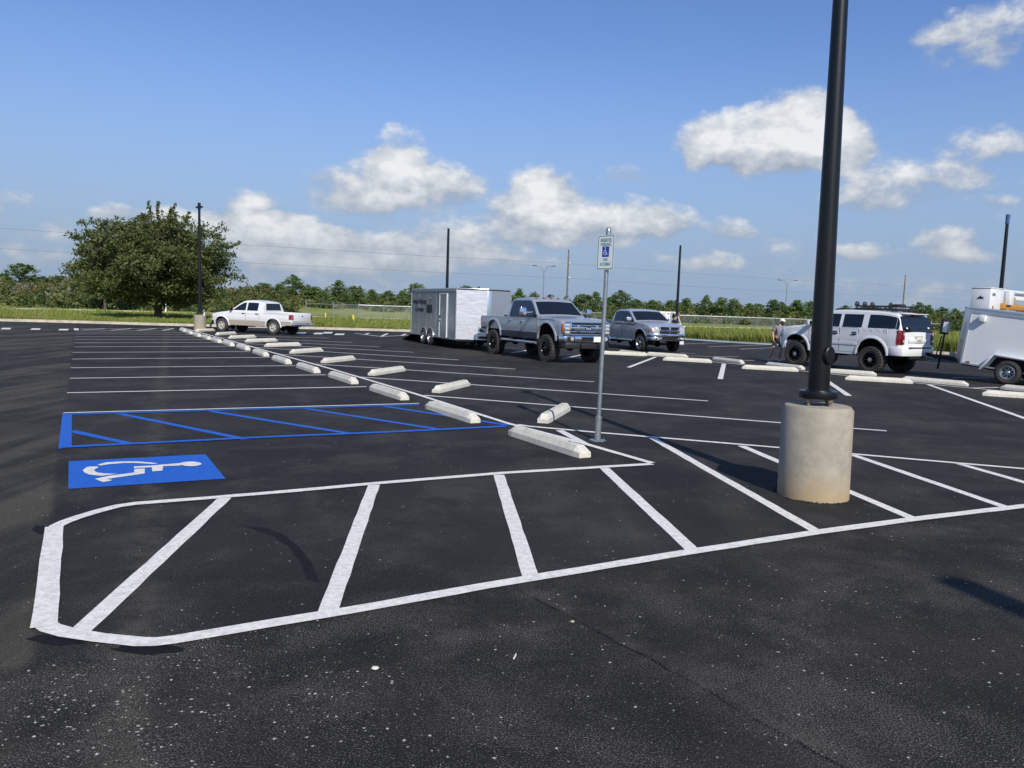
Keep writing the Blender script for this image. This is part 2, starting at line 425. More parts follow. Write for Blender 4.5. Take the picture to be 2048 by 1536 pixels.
# ------------------------------------------------------------------ vehicles
def place(o, pa, pb, xa, xb, side, halfw):
    """put a vehicle so that near-side wheel contacts at x=xa / x=xb stand on ground points pa / pb"""
    d = (pb-pa); ang = math.atan2(d.y, d.x); mid = (pa+pb)/2; h = Vector((math.cos(ang), math.sin(ang), 0)); l = Vector((-h.y, h.x, 0))
    org = mid-h*((xa+xb)/2)-l*(side*halfw)
    o.location = (org.x, org.y, 0); o.rotation_euler = (0, 0, ang)
def side_glass(B, p, spans, zlo, zcap, m=None, gap=0.09, trim=None):
    for xa, xb in spans:
        for s in (1, -1):
            zh = lambda x: max(zlo+0.02, min(zcap, B.zt(x)-gap))
            if trim: B.panel('window_trim', trim, p, s, xa-.02, xb+.02, zlo-.02, lambda x: zh(x)+.015, off=0.003, thk=.01, nx=14, nz=5)
            B.panel('window', m or MT['glass'], p, s, xa, xb, zlo, zh, off=0.006, thk=0.01, nx=14, nz=5)
def doors(B, p, m, spans, zlo, zhi, hz, hm, seam=0.012):
    for xa, xb in spans:
        for s in (1, -1):
            B.panel('door_seam', MT['under'], p, s, xa-seam, xb+seam, zlo-seam, zhi, off=0.0015, thk=.01, nz=4)
            d = B.panel('door', m, p, s, xa+seam*.2, xb-seam*.2, zlo, zhi, off=0.006, thk=0.006, nz=6)
            x = xa+0.13; y = s*(B.W(x, hz)+0.025)
            bx('handle', hm, d, (x, y, hz), (0.2, 0.035, 0.035), bevel=0.01)
def mirrors(B, p, x, z, m1, size=(.12, .22, .2), arm=.16):
    for s in (1, -1):
        y = B.W(x, z)
        k = bx('mirror', m1, p, (x, s*(y+arm), z+.04), size, bevel=.035)
        bx('mirror_arm', MT['black'], k, (x+.01, s*(y+arm*.35), z-.02), (.06, arm*.8, .05), bevel=.01)
        bx('mirror_glass', MT['glass'], k, (x-size[0]/2-.003, s*(y+arm), z+.04), (.006, size[1]*.8, size[2]*.8))
def ellipse(mb, c, ry, rz, x, th=.01, n=20, mi=0):
    vs = [(x, c[0]+ry*math.cos(2*PI*i/n), c[1]+rz*math.sin(2*PI*i/n)) for i in range(n)]
    vs += [(x+th, a[1], a[2]) for a in vs]
    fs = [(i, (i+1) % n, n+(i+1) % n, n+i) for i in range(n)]+[tuple(range(n, 2*n)), tuple(range(n-1, -1, -1))]
    mb.add(vs, fs, mi)

# ---- lifted silver pickup -------------------------------------------------
def lifted_pickup():
    p = empty('pickup_truck'); tag(p, 'lifted grey-silver pickup with chrome front and big mud tyres before the box trailer', 'pickup')
    wb = 2.03
    B = Body(top=smooth_pts([(-.929, 1.49), (-.90, 1.6), (-.84, 2.05), (-.66, 2.18), (.0, 2.215), (.5, 2.2), (.74, 2.12), (1.36, 1.585), (1.5, 1.55), (2.1, 1.55), (2.75, 1.49), (2.98, 1.42), (3.04, 1.30)], 1),
        width=[(-3.3, .93), (-3.2, .98), (-2.9, 1.0), (2.5, 1.0), (2.85, .985), (3.04, .93)], zbelt=1.46, tumble=.27,
        sill=[(-3.3, .95), (-2.7, .80), (-.9, .76), (1.4, .76), (2.7, .92), (3.04, .98)], arches=[(-wb, .76, .58), (wb, .76, .59)], rc=.05, openx=-.93, zfloor=1.0)
    B.top = [(-3.3, 1.44), (-3.27, 1.475), (-.931, 1.49)]+B.top; B.x0 = -3.3
    B.build('body', [MT['silver'], MT['under']], p)
    side_glass(B, p, [(-.72, .13), (.18, 1.27)], 1.52, 2.09, trim=MT['black'])
    doors(B, p, MT['silver'], [(-.80, .14), (.17, 1.33)], .98, 1.48, 1.36, MT['chrome'])
    for s in (1, -1):
        B.panel('lower_trim', MT['navy'], p, s, -1.42, 1.42, .765, .97, off=.006, thk=.01)
        B.panel('lower_trim', MT['navy'], p, s, -3.2, -2.62, .95, 1.05, off=.006, thk=.01)
        B.arch('wheel_arch_trim', MT['silver'], p, s, -wb, .76, .575, .66, off=.03); B.arch('wheel_arch_trim', MT['silver'], p, s, wb, .76, .585, .67, off=.03)
        B.panel('tail_lamp', MT['red'], p, s, -3.29, -3.16, 1.06, 1.42, off=.008, thk=.02, nx=3)
        k = MB(); k.cyl((-1.3, s*.98, .62), (1.35, s*.98, .62), .05, n=12)
        for x in (-1.0, .1, 1.0): k.cyl((x, s*.98, .62), (x, s*.6, .78), .03, n=8)
        k.build('side_step', MT['alu'], p, smooth=40)
        B.panel('fender_badge', MT['chrome'], p, s, 1.42, 1.48, 1.16, 1.42, off=.008, thk=.01, nx=2)
    # towing mirrors
    for s in (1, -1):
        y = B.W(1.05, 1.6)
        k = bx('mirror', MT['chrome'], p, (1.02, s*(y+.42), 1.70), (.14, .24, .32), bevel=.05)
        bx('mirror_arm', MT['black'], k, (1.04, s*(y+.16), 1.60), (.07, .36, .06), bevel=.01); bx('mirror_arm', MT['chrome'], k, (1.03, s*(y+.18), 1.68), (.05, .3, .07), bevel=.02)
        bx('mirror_glass', MT['glass'], k, (.945, s*(y+.42), 1.70), (.006, .2, .28))
    B.top_panel('windscreen', MT['glass'], p, .80, 1.35, inset=.085, off=.008)
    bx('dash_paper', MT['white_plain'], p, (1.14, .25, 1.735), (.03, .26, .03)).rotation_euler = (0, 0, 0)
    for y in (-.55, .1): w = MB(); w.cyl((1.34, y, 1.625), (1.20, y+.55, 1.745), .012, n=6); w.build('windscreen_wiper', MT['black'], p)
    for y in (-.62, -.3, 0, .3, .62): bx('roof_marker_lamp', MT['amber'], p, (.62, y, 2.235-abs(y)*.03), (.12, .07, .04), bevel=.012)
    # front end
    g = MB(); g.box((3.045, 0, 1.19), (.05, 1.36, .42)); grille = g.build('grille', MT['under'], p)
    c = MB()
    c.box((3.06, 0, 1.405), (.07, 1.72, .06)); c.box((3.075, 0, 1.305), (.05, 1.34, .045)); c.box((3.085, 0, 1.21), (.06, 1.36, .10)); c.box((3.075, 0, 1.09), (.05, 1.34, .05)); c.box((3.065, 0, .995), (.05, 1.36, .04))
    for s in (1, -1): c.box((3.08, s*.665, 1.2), (.05, .05, .40)); c.box((3.095, s*.38, 1.2), (.05, .1, .26))
    for z in (1.255, 1.15): c.box((3.09, 0, z), (.04, 1.1, .03))
    c.build('grille_bars', MT['chrome'], grille, smooth=40, bevel=.012)
    e = MB(); ellipse(e, (0, 1.205), .155, .068, 3.118, .012, mi=0); ellipse(e, (0, 1.205), .14, .056, 3.131, .006, mi=1)
    bd = e.build('badge', [MT['chrome'], MT['emblem_blue']], grille)
    text_mesh('badge_lettering', 'Ford', .10, MT['sign_white'], bd, Matrix.Translation((3.1375, 0, 1.205))@Matrix(((0, 0, 1), (1, 0, 0), (0, 1, 0))).to_4x4(), .0015, align='CENTER')
    for s in (1, -1):
        h = MB(); h.box((3.02, s*.80, 1.19), (.12, .25, .40)); hl = h.build('headlight', MT['chrome'], p, smooth=40, bevel=.02)
        h = MB()
        for z in (1.31, 1.19, 1.07): h.box((3.085, s*.80, z), (.02, .19, .085))
        h.build('headlight_lens', MT['lens'], hl, smooth=40, bevel=.01)
        bx('turn_signal', MT['amber'], hl, (2.985, s*.938, 1.20), (.10, .04, .30), bevel=.015)
    b = MB(); b.prism([(3.0, -1.0), (3.12, -.93), (3.22, -.5), (3.24, 0), (3.22, .5), (3.12, .93), (3.0, 1.0), (2.85, 1.01), (2.85, -1.01)], .74, .96)
    fb = b.build('front_bumper', MT['chrome'], p, smooth=40, bevel=.03)
    b = MB(); b.box((3.235, 0, .845), (.02, .9, .13)); 
    for s in (1, -1): b.lathe([(.0, -.0), (.055, 0), (.065, .015)], 'Z', 16); 
    b = MB(); b.box((3.232, 0, .86), (.02, .62, .12)); b.build('bumper_intake', MT['under'], fb)
    for s in (1, -1):
        q = MB(); q.cyl((3.17, s*.68, .86), (3.225, s*.68, .86), .065, n=16); f_ = q.build('fog_lamp', MT['lens'], fb, smooth=40)
        q = MB(); q.box((3.19, s*.68, .86), (.03, .30, .15)); q.build('fog_lamp_bezel', MT['black'], f_, bevel=.02, smooth=40)
        q = MB(); q.tube([(3.22, s*.35, .72), (3.34, s*.35, .70), (3.34, s*.35, .64), (3.22, s*.35, .62)], .018, 8); q.build('tow_hook', MT['black'], fb, smooth=40)
    b = MB(); b.prism([(3.0, -.93), (3.12, -.86), (3.19, -.4), (3.19, .4), (3.12, .86), (3.0, .93), (2.7, .9), (2.7, -.9)], .52, .735); b.build('front_valance', MT['black'], fb, smooth=40, bevel=.02)
    bx('licence_plate', MT['white_plain'], p, (3.262, .32, .85), (.012, .34, .18))
    # rear
    rb = MB(); rb.box((-3.4, 0, .90), (.2, 1.95, .2)); rb.build('rear_bumper', MT['chrome'], p, smooth=40, bevel=.03)
    bx('tailgate', MT['silver'], p, (-3.3, 0, 1.2), (.06, 1.68, .5), bevel=.02)
    bx('tool_box', MT['black'], p, (-1.2, 0, 1.45), (.5, 1.7, .18), bevel=.02)
    hb = MB(); hb.box((-3.55, 0, .62), (.5, .08, .08)); hb.box((-3.3, 0, .68), (.1, 1.1, .1)); hb.cyl((-3.76, 0, .62), (-3.76, 0, .74), .03, n=10); hb.build('tow_hitch', MT['black'], p)
    undercarriage(p, -wb, wb, .60, .9, .06)
    for s in (1, -1):
        for x in (-wb, wb):
            make_wheel(p, x, s*.86, .47, .34, s, MT['black_rim'], MT['black_rim'], .27, 8, .05, True)
            q = MB(); q.box((x-.58 if x > 0 else x+.56, s*.84, .62), (.02, .3, .36)); q.build('mud_flap', MT['black'], p)
    return p, wb

# ---- second silver pickup ---------------------------------------------------
def silver_pickup():
    p = empty('pickup_truck'); tag(p, 'stock-height silver pickup with cross-bar grille and an open door', 'pickup')
    wb = 1.785
    B = Body(top=smooth_pts([(-.889, 1.38), (-.86, 1.5), (-.80, 1.80), (-.62, 1.90), (.0, 1.94), (.35, 1.92), (.58, 1.86), (1.30, 1.40), (1.45, 1.36), (2.0, 1.33), (2.45, 1.24), (2.68, 1.10), (2.72, .95)], 1),
        width=[(-2.95, .93), (-2.8, .98), (-2.5, 1.0), (2.2, 1.0), (2.5, .96), (2.72, .86)], zbelt=1.30, tumble=.30,
        sill=[(-2.95, .72), (-2.4, .60), (-.9, .52), (1.2, .52), (2.3, .62), (2.72, .72)], arches=[(-wb, .50, .52), (wb, .50, .53)], rc=.06, openx=-.89, zfloor=.85, bulge=.045)
    B.top = [(-2.95, 1.32), (-2.92, 1.36), (-.891, 1.38)]+B.top; B.x0 = -2.95
    B.build('body', [MT['silver2'], MT['under']], p)
    side_glass(B, p, [(-.70, .12), (.17, 1.2)], 1.37, 1.82, trim=MT['black'])
    doors(B, p, MT['silver2'], [(-.78, .13), (.16, 1.26)], .62, 1.33, 1.2, MT['chrome'])
    mirrors(B, p, 1.02, 1.44, MT['silver2'], size=(.13, .24, .17), arm=.2)
    B.top_panel('windscreen', MT['glass'], p, .62, 1.29, inset=.085, off=.008)
    for y in (-.5, .1): w = MB(); w.cyl((1.29, y, 1.43), (1.12, y+.5, 1.56), .011, n=6); w.build('windscreen_wiper', MT['black'], p)
    for s in (1, -1):
        B.arch('wheel_arch_trim', MT['silver2'], p, s, -wb, .50, .515, .58, off=.018); B.arch('wheel_arch_trim', MT['silver2'], p, s, wb, .50, .525, .59, off=.018)
        B.panel('tail_lamp', MT['red'], p, s, -2.94, -2.82, .95, 1.3, off=.008, thk=.02, nx=3)
        k = MB(); k.cyl((-1.15, s*.99, .47), (1.1, s*.99, .47), .04, n=12)
        for x in (-.9, 0, .9): k.cyl((x, s*.99, .47), (x, s*.6, .56), .02, n=8)
        k.build('side_step', MT['alu'], p, smooth=40)
    g = MB(); g.prism([(2.66, -.5), (2.745, -.45), (2.76, 0), (2.745, .45), (2.66, .5)], .82, 1.16); gr = g.build('grille', MT['under'], p)
    c = MB()
    for z, ww, hh in ((1.165, 1.06, .055), (.82, 1.02, .05), (.985, 1.0, .045)): c.box((2.765, 0, z), (.05, ww, hh))
    for y in (-.51, .51): c.box((2.75, y, .99), (.06, .05, .38))
    c.box((2.775, 0, .99), (.05, .09, .38)); c.build('grille_bars', MT['chrome'], gr, smooth=40, bevel=.012)
    c = MB(); c.prism([(2.79, -.05), (2.81, 0), (2.79, .05)], 1.0, 1.09); c.prism([(2.79, -.03), (2.815, 0), (2.79, .03)], .95, 1.01); c.build('badge', MT['chrome'], gr)
    for s in (1, -1):
        h = MB(); h.prism([(2.5, s*.95), (2.66, s*.82), (2.745, s*.56), (2.62, s*.54), (2.4, s*.9)], .90, 1.13); hl = h.build('headlight', MT['lens'], p, smooth=40, bevel=.015)
        bx('turn_signal', MT['amber'], hl, (2.585, s*.90, .99), (.13, .05, .13), rotz(-s*.75), bevel=.01)
        q = MB(); q.cyl((2.7, s*.66, .64), (2.86, s*.66, .64), .055, n=16); q.build('fog_lamp', MT['lens'], p, smooth=40)
    b = MB(); b.prism([(2.5, -1.0), (2.68, -.92), (2.82, -.6), (2.88, 0), (2.82, .6), (2.68, .92), (2.5, 1.0), (2.4, .98), (2.4, -.98)], .70, .86); fb = b.build('front_bumper', MT['chrome'], p, smooth=40, bevel=.035)
    b = MB(); b.prism([(2.5, -.97), (2.68, -.89), (2.80, -.58), (2.86, 0), (2.80, .58), (2.68, .89), (2.5, .97), (2.4, .95), (2.4, -.95)], .53, .695); lo = b.build('lower_bumper', MT['chrome'], fb, smooth=40, bevel=.02)
    bx('bumper_intake', MT['under'], fb, (2.862, 0, .64), (.02, .8, .11), bevel=.005)
    bx('tailgate', MT['silver2'], p, (-2.96, 0, 1.1), (.05, 1.66, .46), bevel=.02); bx('rear_bumper', MT['chrome'], p, (-3.03, 0, .72), (.18, 1.85, .2), bevel=.03)
    # open driver door swung out from the hinge on the left side
    dm = MB(); hx, hy = 1.2, B.W(1.2, 1.1)
    ang = R(138)  # door direction from hinge, measured from +x
    dv = Vector((math.cos(ang), math.sin(ang), 0)); nv = Vector((-dv.y, dv.x, 0))
    def dp(a, z, o=0.0): q = Vector((hx, hy+.02, 0))+dv*a+nv*o; return (q.x, q.y, z)
    out = [(0, .58), (0, 1.34), (.38, 1.80), (.50, 1.84), (1.0, 1.84), (1.08, 1.36), (1.08, .58)]
    vs = [dp(a, z, o) for o in (-.05, .05) for a, z in out]; n = len(out)
    dm.add(vs, [tuple(range(n)), tuple(range(2*n-1, n-1, -1))]+[(i, n+i, n+(i+1) % n, (i+1) % n) for i in range(n)])
    od = dm.build('open_door', MT['silver2'], p, smooth=40)
    wm = MB(); out = [(.10, 1.40), (.42, 1.77), (.95, 1.78), (1.0, 1.40)]
    vs = [dp(a, z, o) for o in (-.056, .056) for a, z in out]; wm.add(vs, [(0, 1, 2, 3), (7, 6, 5, 4)]+[(i, 4+i, 4+(i+1) % 4, (i+1) % 4) for i in range(4)])
    wm.build('window', MT['glass'], od)
    m_ = MB(); q = dp(.2, 1.44, -.18); m_.box(q, (.2, .13, .15)); m_.build('mirror', MT['black'], od, smooth=40, bevel=.03)
    undercarriage(p, -wb, wb, .42, .85, .05)
    for s in (1, -1):
        for x in (-wb, wb): make_wheel(p, x, s*.86, .405, .27, s, MT['alloy'], MT['alloy'], .27, 5, .085, False)
    return p, wb

# ---- small white pickup ---------------------------------------------------------
def white_pickup():
    p = empty('pickup_truck'); tag(p, 'white pickup with beige lower panels beside the far light pole', 'pickup')
    wb = 1.665
    B = Body(top=smooth_pts([(-1.049, 1.16), (-1.03, 1.3), (-.98, 1.58), (-.80, 1.69), (-.3, 1.74), (.1, 1.73), (.38, 1.67), (1.08, 1.19), (1.25, 1.13), (1.8, 1.07), (2.25, .99), (2.48, .86), (2.53, .7)], 1),
        width=[(-2.83, .84), (-2.7, .88), (-2.4, .90), (1.9, .90), (2.3, .85), (2.53, .72)], zbelt=1.08, tumble=.33,
        sill=[(-2.83, .55), (-2.3, .46), (-1, .40), (1.2, .40), (2.2, .42), (2.53, .45)], arches=[(-wb, .38, .46), (wb, .38, .46)], rc=.06, openx=-1.05, zfloor=.75, bulge=.04)
    B.top = [(-2.83, 1.10), (-2.80, 1.14), (-1.051, 1.16)]+B.top; B.x0 = -2.83
    B.build('body', [MT['white_paint'], MT['under']], p)
    side_glass(B, p, [(-.68, .0), (.1, 1.02)], 1.20, 1.62, gap=.10)
    doors(B, p, MT['white_paint'], [(-.78, .05), (.08, 1.12)], .70, 1.17, 1.04, MT['black'], seam=.008)
    mirrors(B, p, .95, 1.22, MT['black'], size=(.1, .2, .14), arm=.12)
    B.top_panel('windscreen', MT['glass'], p, .42, 1.07, inset=.085, off=.008)
    for s in (1, -1):
        B.panel('lower_trim', MT['beige'], p, s, -1.18, 1.18, .41, .67, off=.008, thk=.012)
        B.panel('lower_trim', MT['beige'], p, s, -2.80, -2.15, .50, .70, off=.008, thk=.012)
        B.arch('wheel_arch_trim', MT['white_paint'], p, s, -wb, .38, .455, .52, off=.018); B.arch('wheel_arch_trim', MT['white_paint'], p, s, wb, .38, .455, .52, off=.018)
        B.panel('tail_lamp', MT['red'], p, s, -2.82, -2.66, .80, 1.06, off=.008, thk=.02, nx=3)
        B.panel('front_lamp', MT['amber'], p, s, 2.28, 2.45, .74, .86, off=.006, thk=.02, nx=3)
    rw = MB(); rw.add([(-1.045, -.62, 1.25), (-1.045, .62, 1.25), (-.99, .56, 1.60), (-.99, -.56, 1.60), (-1.06, -.62, 1.25), (-1.06, .62, 1.25), (-1.005, .56, 1.60), (-1.005, -.56, 1.60)], [(0, 1, 2, 3), (4, 7, 6, 5), (0, 4, 5, 1), (1, 5, 6, 2), (2, 6, 7, 3), (3, 7, 4, 0)])
    rw.build('rear_window', MT['glass'], p)
    tg = bx('tailgate', MT['white_paint'], p, (-2.84, 0, .92), (.05, 1.5, .40), bevel=.02)
    bx('tail_lamp', MT['red'], p, (-2.85, .80, .93), (.03, .1, .26), bevel=.01); bx('tail_lamp', MT['red'], p, (-2.85, -.80, .93), (.03, .1, .26), bevel=.01)
    k = MB(); k.cyl((-2.866, 0, .98), (-2.875, 0, .98), .045, n=14); k.build('handle', MT['black'], tg)
    k = MB(); k.box((-2.855, 0, .69), (.03, 1.6, .1)); k.build('lower_trim', MT['beige'], p)
    b = MB(); b.prism([(-2.82, -.88), (-3.0, -.82), (-3.05, 0), (-3.0, .82), (-2.82, .88)], .46, .62); rb = b.build('rear_bumper', MT['chrome'], p, smooth=40, bevel=.02)
    bx('licence_plate', MT['galv'], rb, (-3.055, -.2, .54), (.01, .3, .13))
    b = MB(); b.prism([(2.2, -.88), (2.42, -.80), (2.60, -.4), (2.63, 0), (2.60, .4), (2.42, .80), (2.2, .88)], .38, .62); b.build('front_bumper', MT['black'], p, smooth=40, bevel=.03)
    undercarriage(p, -wb, wb, .36, .72, .045)
    for s in (1, -1):
        for x in (-wb, wb): make_wheel(p, x, s*.78, .365, .23, s, MT['steel_rim'], MT['steel_rim'], .21, 5, .10, False)
    return p, wb

# ---- lifted white suv -------------------------------------------------------
def white_suv():
    p = empty('suv'); tag(p, 'lifted white SUV with black roof basket and round spotlights', 'SUV')
    wb = 1.54
    B = Body(top=smooth_pts([(-2.60, .82), (-2.595, 1.2), (-2.575, 1.50), (-2.40, 2.0), (-2.25, 2.07), (-1.5, 2.13), (-.5, 2.15), (.1, 2.13), (.40, 2.06), (1.08, 1.60), (1.25, 1.55), (1.9, 1.49), (2.2, 1.42), (2.37, 1.28), (2.42, 1.05)], 1),
        width=[(-2.60, .88), (-2.5, .96), (-2.2, .99), (1.8, 1.0), (2.15, .97), (2.3, .90), (2.42, .80)], zbelt=1.48, tumble=.26,
        sill=[(-2.60, .76), (-2.1, .68), (-1.0, .60), (.9, .60), (2.0, .70), (2.42, .80)], arches=[(-wb, .64, .56), (wb, .64, .56)], rc=.07, bulge=.035)
    B.build('body', [MT['white_paint'], MT['under']], p)
    side_glass(B, p, [(-2.36, -1.36), (-1.13, -.38), (-.25, .98)], 1.55, 2.0, gap=.11)
    doors(B, p, MT['white_paint'], [(-1.02, -.30), (-.27, .98)], .68, 1.52, 1.33, MT['chrome'], seam=.007)
    for s in (1, -1):
        for x in (-.88, -.12):
            B.panel('handle_cup', MT['black'], p, s, x-.07, x+.11, 1.27, 1.39, off=.008, thk=.004, nx=4, nz=3)
        B.panel('rear_pillar_glass', MT['glass'], p, s, -2.47, -2.38, 1.54, lambda x: min(2.0, B.zt(x)-.06), off=.007, thk=.01, nx=3)
        B.panel('side_moulding', MT['white_paint'], p, s, -.98, .9, .93, 1.01, off=.022, thk=.02, nz=3)
        B.arch('wheel_arch_trim', MT['white_paint'], p, s, -wb, .64, .555, .64, off=.025); B.arch('wheel_arch_trim', MT['white_paint'], p, s, wb, .64, .555, .64, off=.025)
        t = B.panel('tail_lamp', MT['red'], p, s, -2.575, -2.43, 1.02, 1.50, off=.010, thk=.02, nx=3)
        q = MB(); q.box((-2.60, s*.855, 1.26), (.04, .13, .46)); q.build('tail_lamp_corner', MT['red'], t, smooth=40, bevel=.015)
        for z in (1.14, 1.38): q = MB(); q.cyl((-2.61, s*.85, z), (-2.63, s*.85, z), .05, n=14); q.build('tail_lamp_reflector', MT['lens'], t, smooth=40)
    mirrors(B, p, .86, 1.6, MT['white_paint'], size=(.13, .24, .18), arm=.18)
    B.top_panel('windscreen', MT['glass'], p, .44, 1.07, inset=.09, off=.008)
    B.top_panel('rear_window', MT['glass'], p, -2.578, -2.395, inset=.04, off=.012, nx=14)
    bx('brake_light', MT['red'], p, (-2.44, 0, 2.03), (.05, .34, .035), bevel=.008)
    sp = MB(); sp.prism([(-2.50, -.70), (-2.25, -.76), (-2.25, .76), (-2.50, .70)], 2.045, 2.075); sp.build('rear_spoiler', MT['white_paint'], p, smooth=40, bevel=.01)
    tg = bx('tailgate_trim', MT['white_paint'], p, (-2.612, 0, 1.16), (.03, 1.1, .12), bevel=.01)
    pl = bx('licence_plate', MT['cap'], p, (-2.612, -.05, 1.20), (.03, .3, .16)); bx('plate_recess', MT['beige'], p, (-2.604, -.05, 1.20), (.025, .44, .24), bevel=.008)
    w = MB(); w.cyl((-2.60, .0, 1.54), (-2.585, -.45, 1.60), .012, n=6); w.build('rear_wiper', MT['black'], p)
    for y, z in ((.62, 1.58), (-.1, 1.68), (-.66, 1.60)): bx('sticker', MT['white_plain'], p, (-2.585+(z-1.5)*.35, y, z), (.01, .09, .05), roty(.33))
    bp = MB(); bp.prism([(-2.5, -.98), (-2.66, -.92), (-2.72, -.4), (-2.72, .4), (-2.66, .92), (-2.5, .98), (-2.2, .985), (-2.2, -.985)], .64, .95); rb = bp.build('rear_bumper', MT['white_paint'], p, smooth=40, bevel=.04)
    bx('bumper_step', MT['black'], rb, (-2.70, 0, .93), (.08, 1.3, .04), bevel=.01)
    ht = MB(); ht.box((-2.75, 0, .55), (.4, .09, .09)); ht.cyl((-2.93, 0, .58), (-2.93, 0, .70), .03, n=10); ht.box((-2.62, 0, .60), (.1, 1.0, .1)); ht.build('tow_hitch', MT['black'], p)
    bp = MB(); bp.prism([(2.0, -.98), (2.25, -.92), (2.45, -.5), (2.49, 0), (2.45, .5), (2.25, .92), (2.0, .98)], .66, 1.02); bp.build('front_bumper', MT['white_paint'], p, smooth=40, bevel=.04)
    bx('grille', MT['under'], p, (2.43, 0, 1.15), (.04, 1.0, .2), bevel=.01)
    for s in (1, -1): q = MB(); q.prism([(2.15, s*.96), (2.38, s*.86), (2.47, s*.56), (2.3, s*.56)], 1.06, 1.28); q.build('headlight', MT['lens'], p, smooth=40, bevel=.015)
    # roof basket
    rk = MB(); z0, z1 = 2.21, 2.30
    for z, ins in ((z0, 0), (z1, .03)):
        c = [(-2.15+ins, -.58+ins), (-.55-ins, -.58+ins), (-.45-ins, -.4), (-.45-ins, .4), (-.55-ins, .58-ins), (-2.15+ins, .58-ins), (-2.15+ins, -.58+ins)]
        rk.tube([(a, b, z) for a, b in c], .022, 8)
    for x in np.linspace(-2.1, -.6, 9):
        for s in (1, -1): rk.cyl((x, s*.58, z0), (x, s*.56, z1), .012, n=6)
        rk.cyl((x, -.57, z0-.01), (x, .57, z0-.01), .014, n=6)
    for x in (-1.9, -.8):
        for s in (1, -1): rk.cyl((x, s*.5, 2.12), (x, s*.5, z0), .02, n=6)
    rk = rk.build('roof_basket', MT['black'], p, smooth=40)
    for s in (1, -1):
        r_ = MB(); r_.tube([(-2.2, s*.66, 2.12), (-2.1, s*.66, 2.17), (.0, s*.66, 2.185), (.15, s*.66, 2.14)], .022, 8); r_.build('roof_rail', MT['black'], p, smooth=40)
    for y in (-.45, 0, .45):
        q = MB(); q.lathe([(.01, -.05), (.07, -.04), (.10, .0), (.105, .035), (.09, .04)], 'Z', 18); q.lathe([(.09, .038), (.05, .046), (.005, .05)], 'Z', 18, mi=1)
        o = q.build('spotlight', [MT['black'], MT['lens']], p, smooth=50); o.rotation_euler = (0, R(90), 0); o.location = (-.55, y, 2.36)
        bx('spotlight_bracket', MT['black'], o, (.09, 0, 0), (.1, .03, .03))
    bx('strap_bundle', MT['black'], p, (-1.95, .2, 2.33), (.35, .3, .1), bevel=.03)
    undercarriage(p, -wb, wb, .54, .85, .055)
    for s in (1, -1):
        for x in (-wb, wb): make_wheel(p, x, s*.87, .45, .33, s, MT['black_rim'], MT['alloy'], .255, 8, .035, True)
    return p, wb

